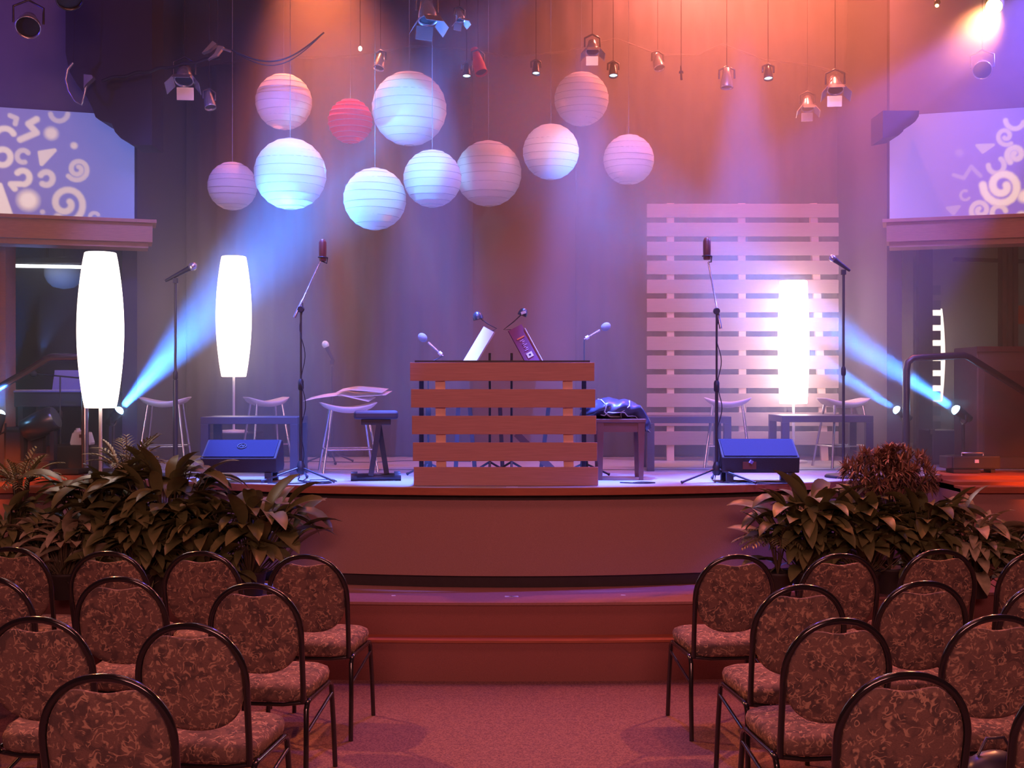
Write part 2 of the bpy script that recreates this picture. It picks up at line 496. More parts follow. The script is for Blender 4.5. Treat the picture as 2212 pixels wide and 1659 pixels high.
# pleated curtains and the flat cloth between them
def curtain(name, x0, x1, y, z0, z1, label, amp=0.035, period=0.17, mat_=None):
    b = MB(); n = int((x1 - x0) / period * 10); vs = []; fs = []
    r = random.Random(len(name) + int(x0 * 10)); ph = 0.0; row = []
    for i in range(n + 1):
        x = x0 + (x1 - x0) * i / n
        ph += 2 * PI / 10 * (0.75 + 0.5 * r.random())
        row.append((x, y + amp * math.sin(ph) + amp * 0.4 * math.sin(ph * 0.37)))
    nz = 6
    for j in range(nz + 1):
        z = z0 + (z1 - z0) * j / nz
        for i, (x, yy) in enumerate(row):
            k = 1.0 - 0.35 * j / nz
            vs.append((x, y + (yy - y) * k, z))
    m = len(row)
    for j in range(nz):
        for i in range(m - 1):
            fs.append((j * m + i, j * m + i + 1, (j + 1) * m + i + 1, (j + 1) * m + i))
    b.add(vs, fs, True)
    o = b.build(name, mat_ or M_curtain)
    s = o.modifiers.new('thickness', 'SOLIDIFY'); s.thickness = 0.012
    tag(o, label, 'curtain')
    return o


xa, xb = at(1022, 0, 10.9).x, at(1245, 0, 10.9).x
curtain('stage_curtain', -2.95, xa, 10.9, DECK + 0.01, 5.6, 'dark pleated curtain behind the stools and microphone stands on the left half')
curtain('stage_curtain', xb, 2.95, 10.9, DECK + 0.01, 5.6, 'dark pleated curtain behind the tall slatted wooden screen', amp=0.025)
b = MB(); b.box(((xa + xb) / 2, 10.98, 3.3), (xb - xa + 0.1, 0.03, 4.4))
o = b.build('backdrop_panel', M_flat); tag(o, 'flat brown cloth panel between the two pleated curtains above the podium', 'backdrop')


# black swagged valance along the ceiling
def swag(name, pts, drop, mt, label, w=0.006):
    """soft cloth border: pts are (px,py,Y) of the lower hem, rising to the ceiling"""
    b = MB(); vs = []; fs = []; n = 0; row = []
    for a, c in zip(pts[:-1], pts[1:]):
        for i in range(12):
            t = i / 12
            q0 = at(*a); q1 = at(*c); q = q0.lerp(q1, t)
            q.z -= 0.0; row.append(q)
    row.append(at(*pts[-1])); m = len(row)
    for j in range(5):
        for i, q in enumerate(row):
            z = q.z + (5.99 - q.z) * j / 4
            yy = q.y + 0.03 * math.sin(i * 1.1 + j * 0.9) * (1 - j / 5)
            vs.append((q.x, yy, z))
    for j in range(4):
        for i in range(m - 1):
            fs.append((j * m + i, j * m + i + 1, (j + 1) * m + i + 1, (j + 1) * m + i))
    b.add(vs, fs, True)
    for i in range(0, 1):
        b.tube([q + V((0, -0.02, 0)) for q in row], w, 6)
    o = b.build(name, mt)
    s = o.modifiers.new('thickness', 'SOLIDIFY'); s.thickness = 0.01
    tag(o, label, 'valance')
    return o


M_val = mat('valance_cloth', (0.06, 0.035, 0.04), 0.9, noise=0.2, nscale=30)
swag('valance', [(395, 150, 10.6), (560, 128, 10.6), (760, 122, 10.6), (900, 100, 10.5), (1010, 108, 10.5), (1100, 124, 10.5), (1220, 112, 10.5), (1330, 84, 10.5), (1420, 118, 10.5),
                 (1500, 120, 10.5), (1560, 96, 10.4), (1650, 130, 10.4), (1740, 140, 10.4), (1830, 160, 10.4)], 0.3, M_val, 'black cloth valance sagging along the ceiling behind the lamps')
o = MB().tube([at(220 + 8 * i, 175 - 1.55 * i * 1.0 - 14 * math.sin(i * 0.5) ** 2 * 0.3, 9.0) for i in range(33)], 0.012, 6).build('ceiling_cable', M_cable)
tag(o, 'thin dark cable hanging along the ceiling above the pale blue lantern group', 'cable')
sg = []
for i in range(25):
    t = i / 24; sg.append(at(500 + 200 * t, 108 - 38 * t + 42 * math.sin(PI * t) , 8.9))
o = MB().tube(sg, 0.006, 6).tube([q + V((0.0, 0.0, -0.03 * math.sin(PI * i / 24))) for i, q in enumerate(sg)], 0.004, 6).build('ceiling_cable', M_can)
tag(o, 'pale cable loop sagging between two ceiling hooks above the upper left lantern', 'cable')

t = thing('ceiling_bracket', 'blue-lit curved metal bracket under the ceiling above the left projection screen', 'bracket', at(175, 180, 9.0))
MB().tube([local_(t, q) for q in (at(158, 136, 9.0), at(146, 150, 9.0), at(142, 172, 9.0), at(148, 196, 9.0), at(162, 218, 9.0), at(176, 226, 9.0), at(182, 205, 9.0), at(186, 180, 9.0), at(196, 165, 9.0))], [0.010, 0.014, 0.010, 0.006, 0.006, 0.010, 0.008, 0.012, 0.016], 8).build('hoop', M_silver, t)
MB().prism([(0.03, 0.06), (0.09, 0.055), (0.10, 0.035), (0.05, -0.01), (0.03, -0.045)], -0.03, 0.03).build('plate', M_silver, t)
MB().tube([local_(t, at(158, 136, 9.0)), (0.0, 0.0, 5.99 - t.location.z)], 0.0025, 5).build('rod', M_black, t)
t = thing('ceiling_bracket', 'blue-lit folded metal bracket holding the ceiling cable loop', 'bracket', at(470, 108, 8.9))
MB().prism([(-0.11, -0.03), (-0.03, 0.06), (0.0, 0.04), (-0.06, -0.01)], -0.03, 0.03).build('plate', M_silver, t)
MB().prism([(-0.07, -0.075), (0.0, -0.045), (0.05, 0.02), (0.01, 0.03), (-0.02, -0.03)], -0.02, 0.02).build('plate', M_silver, t)
MB().tube([(0.0, 0, 0.02), (0.1, 0, -0.01)], 0.01, 6).build('arm', M_silver, t)
MB().tube([(0, 0, 0.03), (0, 0, 5.99 - t.location.z)], 0.0025, 5).build('rod', M_black, t)

# ------------------------------------------------------------------ projection screens
def hitplane(px, py, M):
    """photo point -> local (x,z) on the screen wall plane"""
    d = V(((px - CX) / F, 1, -(py - CY) / F)); o = V((0, 0, H))
    n = V((M[0][1], M[1][1], M[2][1])); p0 = M.translation + n * 0.02
    t = (p0 - o).dot(n) / d.dot(n); q = M.inverted() @ (o + d * t)
    return q.x, q.z


def seg_d(p, a, b2):
    ax, az = a; bx, bz = b2; px, pz = p
    dx, dz = bx - ax, bz - az; L = dx * dx + dz * dz
    t = 0 if L == 0 else max(0, min(1, ((px - ax) * dx + (pz - az) * dz) / L))
    return math.hypot(px - ax - dx * t, pz - az - dz * t)


def spiral(cx, cy, r, a0, turns, tail=1.0, n=26):
    """points of a curl, r shrinking inward"""
    return [(cx + r * (1 - 0.78 * i / n * tail) * math.cos(a0 + 2 * PI * turns * i / n), cy + r * (1 - 0.78 * i / n * tail) * math.sin(a0 + 2 * PI * turns * i / n)) for i in range(n + 1)]


def ring(cx, cy, r, a0, a1, n=14):
    return [(cx + r * math.cos(a0 + (a1 - a0) * i / n), cy + r * math.sin(a0 + (a1 - a0) * i / n)) for i in range(n + 1)]


def tri(a, b2, c, k=5):
    out = []
    for i in range(k):
        t = i / k
        m = ((a[0] + b2[0] + c[0]) / 3, (a[1] + b2[1] + c[1]) / 3)
        q = [(p[0] + (m[0] - p[0]) * t, p[1] + (m[1] - p[1]) * t) for p in (a, b2, c)]
        out += [q[0], q[1], q[2], q[0]]
    return out


left_shapes = [  # (polyline in photo measure, half width, brightness)
    ([(110.7, 288.7)], 13, .9), ([(79, 258), (62, 268), (79, 287), (44, 302)], 6.5, .9), (ring(128, 243, 19, 0.2, PI - .2), 5, .55), ([(160, 315)], 7, .8),
    (tri((86, 330), (118, 325), (90, 355)), 4, .9), (spiral(168, 366, 25, PI * .8, -1.6), 5, .7), (ring(50, 338, 13, -.6, -5), 5, .7), (ring(6, 340, 17, -2, 2.2), 6, 1),
    (ring(49, 384, 15, -2.4, 1.4), 6, 1), ([(45, 398), (24, 398), (32, 408)], 6, 1), (ring(100, 386, 14, -2.6, 2.2), 6, .8), ([(61, 433)], 20, 1.15),
    (spiral(143, 440, 40, 1.1, -1.25), 6.5, .85), (tri((0, 400), (0, 462), (22, 462)), 5, 1.1), ([(42, 471)], 6, .8), ([(126, 470)], 9, .8), ([(92, 458)], 5, .6),
    (ring(204, 470, 10, PI * .8, PI * 1.8), 4, .6), (ring(10, 300, 22, -2.9, -.5), 6, 1), ([(22, 250), (36, 256), (33, 268)], 5, .7), (spiral(-60, 400, 40, 1.1, 1.25), 7, 1), ([(-40, 300)], 16, 1)]
right_shapes = [
    (ring(2192, 258, 20, .3, PI - .1), 5, .7), (spiral(2172, 294, 20, PI * .3, 1.2), 4.5, .65), (tri((2110, 314), (2146, 313), (2123, 329)), 3, .5), (spiral(2194, 334, 20, PI * .7, 1.3), 6, .8),
    (ring(2152, 357, 17, PI * -.3, PI * 1.0), 5, .7), ([(2060, 378), (2082, 385), (2098, 360), (2118, 380)], 4, .3), (spiral(2165, 402, 42, PI * 1.02, -1.55), 7.5, 1.1), ([(2213, 424)], 13, 1.1),
    (ring(2085, 422, 10, .6, 5), 3, .35), (tri((2046, 449), (2072, 446), (2060, 462)), 3, .3), (spiral(2118, 454, 21, PI * .8, 1.25), 5, .75), (ring(2158, 460, 15, PI * .6, PI * 1.9), 5, .85),
    ([(2206, 466)], 9, 1), ([(2072, 330)], 8, .15), (spiral(2260, 400, 38, 1.1, 1.25), 7, 1), ([(2240, 300)], 14, 1)]


def screen(sx, shapes, label):
    M = wallM(sx); w, z0, z1 = 1.55, 3.013, 3.86
    nx, nz = 230, 120
    lo = [([hitplane(px, py, M) for px, py in pl], hw / 272.0, br) for pl, hw, br in shapes]
    bb = []
    for pl, hw, br in lo:
        xs = [p[0] for p in pl]; zs = [p[1] for p in pl]
        bb.append((min(xs) - hw * 2, max(xs) + hw * 2, min(zs) - hw * 2, max(zs) + hw * 2))
    vs = []; cols = []; fs = []
    for j in range(nz + 1):
        for i in range(nx + 1):
            x = w * i / nx; z = z0 + (z1 - z0) * j / nz
            vs.append(M @ V((x, 0.02, z)))
            k = 0.0
            for (pl, hw, br), q in zip(lo, bb):
                if not (q[0] < x < q[1] and q[2] < z < q[3]): continue
                d = seg_d((x, z), pl[0], pl[0]) if len(pl) == 1 else min(seg_d((x, z), pl[t], pl[t + 1]) for t in range(len(pl) - 1))
                e = (hw * 1.35 - d) / (hw * 0.7)
                if e > 0: k = max(k, min(1, e) * br)
            # the projected picture: violet blue ground, paler towards its outer edge
            if sx < 0:
                t = min(1, max(0, 1 - x / 1.0)); base = (0.22 - 0.10 * t, 0.17 + 0.02 * t, 0.50 + 0.18 * t)
            else:
                t = min(1, max(0, 1 - x / 1.0)); base = (0.16 + 0.12 * t, 0.13 + 0.06 * t, 0.72 - 0.12 * t)
            warm = (1.0, 0.72, 0.66)
            cols.append(tuple(base[c] * (1 - min(1, k)) + warm[c] * k for c in range(3)) + (1.0,))
    m = nx + 1
    for j in range(nz):
        for i in range(nx):
            fs.append((j * m + i, j * m + i + 1, (j + 1) * m + i + 1, (j + 1) * m + i))
    me = bpy.data.meshes.new('projection_surface'); me.from_pydata([tuple(p) for p in vs], [], fs)
    at_ = me.color_attributes.new('picture', 'FLOAT_COLOR', 'POINT')
    at_.data.foreach_set('color', [c for q in cols for c in q])
    m_ = bpy.data.materials.new('projected_picture'); m_.use_nodes = True; nt = m_.node_tree
    B = nt.nodes['Principled BSDF']; a = nt.nodes.new('ShaderNodeAttribute'); a.attribute_name = 'picture'
    B.inputs['Base Color'].default_value = (0.3, 0.3, 0.3, 1); B.inputs['Roughness'].default_value = 0.9
    nt.links.new(a.outputs['Color'], B.inputs['Emission Color']); B.inputs['Emission Strength'].default_value = 0.78
    me.materials.append(m_)
    t = thing('projection_screen', label, 'screen')
    s = bpy.data.objects.new('projection_surface', me); C.objects.link(s); s.parent = t
    so = s.modifiers.new('thickness', 'SOLIDIFY'); so.thickness = 0.008
    b = MB()
    mbox(b, M, (-0.006, 0.0, z0 - 0.005), (w + 0.03, 0.012, z1 + 0.004)); b.build('screen_frame', M_black, t)


screen(-1, left_shapes, 'projection screen with pale confetti swirls, on the wall above the fluorescent tube')
screen(1, right_shapes, 'projection screen with swirls, on the wall above the handrail and the dark cabinet')

# ------------------------------------------------------------------ paper lanterns
def lantern(px, py, rpx, Y, mt, label, ribs=11, red=False):
    p = at(px, py, Y - 0.5); R = rpx * (Y - 0.5) / F
    t = thing('paper_lantern', label, 'lantern', p, random.uniform(0, 6), 'paper lanterns hanging over the stage')
    prof = []; m = ribs * 3
    for i in range(m + 1):
        a = 0.14 + (PI - 0.28) * i / m
        k = 1.0 - (0.012 if i % 3 else 0.0)
        if red: k = 1.0 - (0.035 if i % 3 else 0.0)
        prof.append((R * math.sin(a) * k, R * 0.985 * math.cos(a) * k))
    b = MB(); b.lathe(prof[::-1], 28, cap=False, smooth=not red); b.build('paper_shade', mt, t)
    b = MB(); rr = random.Random(int(px))
    for i in range(ribs + 1):
        a = 0.14 + (PI - 0.28) * i / ribs
        r = R * math.sin(a); z = R * 0.985 * math.cos(a)
        tl = rr.uniform(-0.05, 0.05) * R * math.sin(a)
        b.tube([(r * 1.003 * math.cos(q * PI / 16), r * 1.003 * math.sin(q * PI / 16), z + tl * math.sin(q * PI / 16)) for q in range(32)], 0.0011, 4, closed=True)
    b.build('wire_rib', M_wire, t)
    b = MB(); b.tube([(0, 0, R * 0.9), (0, 0, 5.99 - p.z)], 0.0022, 5)
    b.tube([(-R * 0.15, 0, R * 0.97), (-R * 0.05, 0, R * 0.85), (R * 0.05, 0, R * 0.85), (R * 0.15, 0, R * 0.97)], 0.003, 5)
    b.build('hanging_cord', M_wire, t)


LN = [
    (613, 220, 61, 9.95, M_lantern, 'medium pale blue paper lantern at the upper left, a pale crescent on its side'),
    (757, 262, 49, 9.9, M_lanternred, 'small red ribbed paper lantern, the only red one'),
    (884, 235, 81, 9.75, M_lantern, 'largest cyan paper lantern, right of the red one, brightest at its bottom'),
    (502, 402, 53, 9.9, M_lantern, 'small dull violet paper lantern furthest left, touching a big bright one'),
    (627, 376, 78, 9.45, M_lantern, 'second largest cyan paper lantern, below the pale blue one'),
    (810, 430, 68, 9.3, M_lantern, 'pale blue paper lantern hanging lowest of all, left of the white one'),
    (934, 386, 63, 9.22, M_lantern, 'blazing white paper lantern in front of a larger lilac one'),
    (1055, 375, 72, 9.8, M_lantern, 'large lilac paper lantern partly behind the white one'),
    (1190, 328, 61, 9.5, M_lantern, 'paper lantern with a crinkled bright blue right side, above the podium'),
    (1256, 214, 59, 9.9, M_lantern, 'violet paper lantern hanging highest on the right, under a small round lamp'),
    (1358, 345, 55, 9.8, M_lantern, 'lilac paper lantern furthest right, above the slatted screen'),
]
for a in LN:
    lantern(*a, red=a[4] is M_lanternred)

# ------------------------------------------------------------------ tall lamps with glowing shades
def glow_lamp(px, top, bot, wmax, wtop, Y, basez, label, shade=None):
    p = at(px, 0, Y); k = Y / F; zt = H - (top - CY) * k; zb = H - (bot - CY) * k
    t = thing('floor_lamp', label, 'lamp', (p.x, Y, basez), 0, 'tall glowing floor lamps on the stage')
    prof = []; n = 22
    for i in range(n + 1):
        u = i / n
        s_ = math.sin(PI * u) ** 0.85
        r = (wtop + (wmax - wtop) * s_) / 2 * k
        prof.append((r, zb - basez + (zt - zb) * u))
    prof = [(prof[0][0] - 0.006, prof[0][1] - 0.004)] + prof + [(prof[-1][0] - 0.006, prof[-1][1] + 0.004)]
    MB().lathe(prof, 32).build('lamp_shade', shade or M_shade, t)
    MB().tube([(0, 0, 0.02), (0, 0, zb - basez)], 0.011, 10).build('pole', mat('lamp_pole', (0.75, 0.7, 0.7), 0.35), t)
    MB().lathe([(0.115, 0), (0.115, 0.012), (0.10, 0.02), (0.012, 0.026)], 28).build('base', M_white, t)
    return t


glow_lamp(217, 547, 880, 98, 66, 7.95, DECK, 'tallest glowing lamp, nearest, standing behind the leafy plants')
glow_lamp(505, 555, 813, 76, 52, 10.2, H - (934 - CY) * 10.2 / F, 'glowing lamp raised on a dark box behind the low wooden table')
glow_lamp(1714, 608, 871, 66, 58, 10.12, DECK, 'glowing lamp standing close in front of the slatted wooden screen', M_shadehot)
p = at(508, 0, 10.2); zt = H - (934 - CY) * 10.2 / F
o = MB().box((p.x, 10.2, (DECK + zt) / 2), (0.42, 0.34, zt - DECK)).build('black_box', M_black, bevel=0.008)
tag(o, 'dark box on the deck carrying the raised glowing lamp', 'box')
# reflection in the right-hand opening's glass, modelled as a solid lamp and slats
glow_lamp(2012, 668, 866, 56, 44, 13.0, DECK, 'added glowing lamp standing in for a reflection, in the opening by the handrail')
t = thing('reflection_slats', 'added dark slats standing in for the reflected slatted screen, before the added lamp', 'screen', (0, 0, 0))
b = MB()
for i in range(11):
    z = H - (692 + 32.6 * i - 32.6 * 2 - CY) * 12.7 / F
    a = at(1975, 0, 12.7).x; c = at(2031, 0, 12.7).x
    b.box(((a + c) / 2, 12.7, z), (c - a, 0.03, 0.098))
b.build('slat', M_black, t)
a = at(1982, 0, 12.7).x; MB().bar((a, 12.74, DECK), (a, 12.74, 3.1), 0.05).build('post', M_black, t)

# ------------------------------------------------------------------ slatted wooden screen and podium
def slats(name, label, cat, Y, x0, x1, first, pitch, h, n, battens, mt, bw, foot, tilt=0.0):
    k = Y / F; X0 = (x0 - CX) * k; X1 = (x1 - CX) * k
    t = thing(name, label, cat, ((X0 + X1) / 2, Y, DECK), 0)
    for i in range(n):
        z = H - (first + pitch * i + h / 2 - CY) * k - DECK
        sh = tilt * i
        z = max(z, h * k / 2 + 0.002)
        MB().box((sh, 0, z), (X1 - X0, 0.022, h * k)).build('slat', mt, t, bevel=0.002)
    top = H - (first + 1 - CY) * k - DECK
    for px, lean in battens:
        xc = (px - CX) * k - (X0 + X1) / 2
        MB().bar((xc + lean, 0.036, foot), (xc, 0.036, top + (0.012 if n > 8 else -0.02)), bw, 0.045).build('batten', M_batten, t)
    return t


slats('slatted_screen', 'tall screen of horizontal wooden slats behind the right-hand lamp', 'screen', 10.35, 1397, 1811, 440.5, 40.95, 29.3, 13,
      [(1449, 0.0), (1603, 0.01), (1758, 0.10)], M_slat, 0.062, 0.0)
pod = slats('podium', 'low podium of five wide reddish boards on pale battens, at the stage edge', 'podium', 7.80, 886, 1284, 783, 57.6, 40, 5,
            [(950, 0.01), (1226, 0.01)], M_podium, 0.064, 0.0, tilt=0.006)
pod.location.y = 7.80
# shelf and rear frame of the podium
MB().box((0, 0.20, H - (781 - CY) * 7.9 / F - DECK), (1.14, 0.34, 0.012)).build('top_board', M_plastic, pod)
for x in (-0.55, 0.55): MB().bar((x, 0.35, 0), (x, 0.35, H - (781 - CY) * 7.9 / F - DECK - 0.006), 0.03).build('rear_post', M_plastic, pod)

# ------------------------------------------------------------------ stools
def stool(label, px, py, Y, w, rz):
    p = at(px, py, Y); hgt = p.z - DECK
    t = thing('bar_stool', label, 'stool', (p.x, Y, DECK), rz, 'white saddle stools on the stage')
    vs = []; fs = []; nx, ny = 18, 8; top = []; k = w / 2
    for s_, zo in ((1, 0.0), (-1, -0.034)):
        for j in range(ny + 1):
            for i in range(nx + 1):
                u = i / nx * 2 - 1; v = j / ny * 2 - 1
                dy = 0.16 * math.sqrt(max(0.02, 1 - 0.72 * abs(u) ** 3))
                edge = max(abs(u), abs(v)) ** 6
                z = hgt - 0.045 + 0.048 * u * u * (1 - 0.25 * abs(u)) + zo * (1 - 0.8 * edge) - 0.012 * (1 - u * u) * (s_ < 0)
                vs.append((k * u, dy * v, z))
    m = nx + 1; q = (nx + 1) * (ny + 1)
    for j in range(ny):
        for i in range(nx):
            a = j * m + i
            fs.append((a, a + 1, a + m + 1, a + m)); fs.append((q + a, q + a + m, q + a + m + 1, q + a + 1))
    for i in range(nx):
        fs.append((i, q + i, q + i + 1, i + 1)); a = ny * m + i; fs.append((a, a + 1, q + a + 1, q + a))
    for j in range(ny):
        a = j * m; fs.append((a, a + m, q + a + m, q + a)); a = j * m + nx; fs.append((a, q + a, q + a + m, a + m))
    b = MB(); b.add(vs, fs, True); b.build('seat', M_white, t)
    for sx in (-1, 1):
        for sy in (-1, 1):
            MB().tube([(sx * k * 0.62, sy * 0.09, hgt - 0.062), (sx * k * 0.95, sy * 0.17, 0.02), (sx * k * 0.955, sy * 0.172, 0)], [0.0105, 0.010, 0.012], 10).build('leg', M_chrome, t)
    z = 0.17; e = 0.86
    MB().tube([(-k * e, -0.145, z), (k * e, -0.145, z)], 0.006, 6).tube([(-k * e, 0.145, z), (k * e, 0.145, z)], 0.006, 6) \
        .tube([(-k * e, -0.145, z), (-k * e, 0.145, z)], 0.006, 6).tube([(k * e, -0.145, z), (k * e, 0.145, z)], 0.006, 6).build('foot_ring', M_chrome, t)
    return t


stool('white saddle stool behind the microphone stand next to the tallest lamp', 357, 855, 9.55, 0.38, 0.1)
stool('white saddle stool just right of the raised lamp, behind the low table', 575, 855, 9.9, 0.34, 0.5)
stool('white saddle stool with loose papers spread over it', 752, 866, 9.1, 0.42, 0.25)
stool('white saddle stool in front of the slatted screen, left of the lamp', 1572, 856, 9.6, 0.37, -0.2)
stool('white saddle stool at the right edge of the slatted screen', 1822, 857, 9.6, 0.38, 0.2)
# sheets of music on the stool
def sheet(name, label, pts, Y0, dep, mt, bend):
    vs = []; fs = []; n = 14
    for j in range(5):
        for i in range(n + 1):
            t = i / n; q = len(pts) - 1; s_ = min(int(t * q), q - 1); u = t * q - s_
            px = pts[s_][0] * (1 - u) + pts[s_ + 1][0] * u; py = pts[s_][1] * (1 - u) + pts[s_ + 1][1] * u
            p = at(px, py, Y0); vs.append((p.x + 0.03 * j / 4, Y0 - dep / 2 + dep * j / 4, p.z - 0.018 + 0.030 * j / 4 + bend * math.sin(PI * t)))
    for j in range(4):
        for i in range(n):
            a = j * (n + 1) + i; fs.append((a, a + 1, a + n + 2, a + n + 1))
    b = MB(); b.add(vs, fs, True); o = b.build(name, mt); s_ = o.modifiers.new('thickness', 'SOLIDIFY'); s_.thickness = 0.002
    tag(o, label, 'sheet music', 'loose papers on the stool')


sheet('sheet_music', 'lower curled sheet of music hanging over the left end of the stool', [(660, 861), (690, 855), (740, 849), (770, 856), (800, 862)], 9.1, 0.22, M_paper, 0.003)
sheet('sheet_music', 'upper open booklet lying on top of the stool papers', [(728, 843), (760, 838), (800, 841), (828, 843)], 9.1, 0.2, M_paper, 0.004)
sheet('sheet_music', 'middle sheet of music poking out right of the booklet', [(735, 850), (770, 852), (800, 850), (836, 848)], 9.12, 0.2, M_paper, 0.0)


# ------------------------------------------------------------------ low tables, piano bench, keyboard bench
def low_table(label, x0, x1, top, Yf, dep, thick=0.05, leg=0.055):
    k = Yf / F; X0 = (x0 - CX) * k; X1 = (x1 - CX) * k; z = H - (top - CY) * k - DECK
    t = thing('low_table', label, 'table', ((X0 + X1) / 2, Yf + dep / 2, DECK), 0, 'low square-legged tables on the stage')
    w = X1 - X0
    MB().box((0, 0, z - thick / 2), (w, dep, thick)).build('table_top', M_lack, t, bevel=0.003)
    for sx in (-1, 1):
        for sy in (-1, 1):
            MB().box((sx * (w - leg) / 2, sy * (dep - leg) / 2, (z - thick) / 2), (leg, leg, z - thick)).build('leg', M_lack, t, bevel=0.002)
    return t


low_table('low dark table behind the left-hand floor monitor', 433, 643, 901, 8.55, 0.42)
low_table('low dark table between the piano bench and the right boom stand', 1398, 1580, 900, 9.1, 0.5)
low_table('low dark table behind the right-hand floor monitor, under the lamp', 1690, 1887, 898, 9.1, 0.5)

t = thing('piano_bench', 'dark wooden piano bench with tapered legs carrying a black bag', 'bench', (at(1341, 0, 8.25).x, 8.4, DECK))
z = H - (905 - CY) * 8.25 / F - DECK; w = 0.325
MB().box((0, 0, z - 0.012), (w + 0.02, 0.34, 0.024)).build('seat', M_darkwood, t, bevel=0.004)
MB().box((0, -0.14, z - 0.055), (w - 0.02, 0.02, 0.07)).box((0, 0.14, z - 0.055), (w - 0.02, 0.02, 0.07)).box((-w / 2 + 0.02, 0, z - 0.055), (0.02, 0.28, 0.07)).box((w / 2 - 0.02, 0, z - 0.055), (0.02, 0.28, 0.07)).build('apron', M_darkwood, t)
for sx in (-1, 1):
    for sy in (-1, 1):
        a = 0.024; c = 0.014; x = sx * (w / 2 - 0.022); y = sy * 0.14; zz = z - 0.024
        b = MB(); b.add([(x - c, y - c, 0), (x + c, y - c, 0), (x + c, y + c, 0), (x - c, y + c, 0), (x - a, y - a, zz), (x + a, y - a, zz), (x + a, y + a, zz), (x - a, y + a, zz)],
                        [(3, 2, 1, 0), (4, 5, 6, 7), (0, 1, 5, 4), (1, 2, 6, 5), (2, 3, 7, 6), (3, 0, 4, 7)])
        b.build('leg', M_darkwood, t)
# gig bag: soft folded form
bag = thing('gig_bag', 'crumpled black nylon bag with grey webbing lying on the piano bench', 'bag', (at(1338, 0, 8.3).x, 8.4, DECK + z))
vs = []; fs = []; n, m = 40, 18; rb = random.Random(3)
for i in range(n + 1):
    u = i / n; x = -0.25 + 0.46 * u
    env = 0.55 + 0.45 * math.sin(PI * min(1, u * 1.15)) ; hh = 0.14 * (0.55 + 0.45 * math.sin(PI * (0.15 + 0.8 * u)))
    if u < 0.02 or u > 0.98: env *= 0.55; hh *= 0.6
    for j in range(m):
        a = 2 * PI * j / m
        wr = 1 + 0.10 * math.sin(7 * u * PI + 3 * a) + 0.06 * math.sin(17 * u + 5 * a)
        droop = -0.10 * max(0, (u - 0.82) / 0.18) ** 1.0 if u > 0.82 else 0
        zz = hh / 2 + hh / 2 * math.sin(a) * wr
        if -0.17 < x < 0.15: zz = max(zz, 0.002)
        vs.append((x + 0.02 * math.sin(3 * a), 0.17 * env * math.cos(a) * wr, zz + droop))
for i in range(n):
    for j in range(m):
        j2 = (j + 1) % m; fs.append((i * m + j, i * m + j2, (i + 1) * m + j2, (i + 1) * m + j))
fs.append(tuple(range(m))[::-1]); fs.append(tuple(n * m + j for j in range(m)))
b = MB(); b.add(vs, fs, True); b.build('bag_body', M_bag, bag)
def onbag(u, a):
    i = int(u * n); j = int(a / (2 * PI) * m) % m
    v = V(vs[i * m + j]); c = V((v.x, 0, 0.06)); return c + (v - c) * 1.04
b = MB()
for us in ((0.25, 0.28, 0.32, 0.36, 0.44, 0.55), (0.72, 0.70, 0.66, 0.62, 0.60, 0.58)):
    b.tube([onbag(u, a) for u, a in zip(us, (1.2, 2.2, 3.0, 3.6, 4.0, 4.3))], 0.005, 6)
b.tube([onbag(u, 3.9 + 0.3 * math.sin(u * 9)) for u in [0.3 + 0.06 * q for q in range(11)]], 0.004, 6)
b.build('webbing', M_bagtrim, bag)

t = thing('keyboard_bench', 'black padded bench on an A-shaped steel frame, left of the podium', 'bench', (at(812, 0, 8.3).x, 8.3, DECK), 0.12)
z = H - (887 - CY) * 8.3 / F - DECK
MB().box((0, 0, z - 0.028), (0.30, 0.27, 0.056)).build('seat', mat('vinyl', (0.05, 0.05, 0.07), 0.5), t, bevel=0.016)
MB().box((0, 0, z - 0.075), (0.20, 0.22, 0.04)).build('seat_bracket', M_plastic, t, bevel=0.004)
for s_, y in ((-1, -0.1), (1, 0.1)):
    MB().bar((0.02, y, z - 0.09), (-0.035 if s_ < 0 else 0.075, y, 0.035), 0.036, 0.03).build('leg', M_plastic, t)
    MB().tube([(-0.17, y * 1.0, 0.026), (-0.13, y, 0.026), (-0.128, y, 0.020), (0.128, y, 0.020), (0.13, y, 0.026), (0.17, y, 0.026)], [0.025, 0.025, 0.018, 0.018, 0.025, 0.025], 10).build('foot', M_plastic, t)


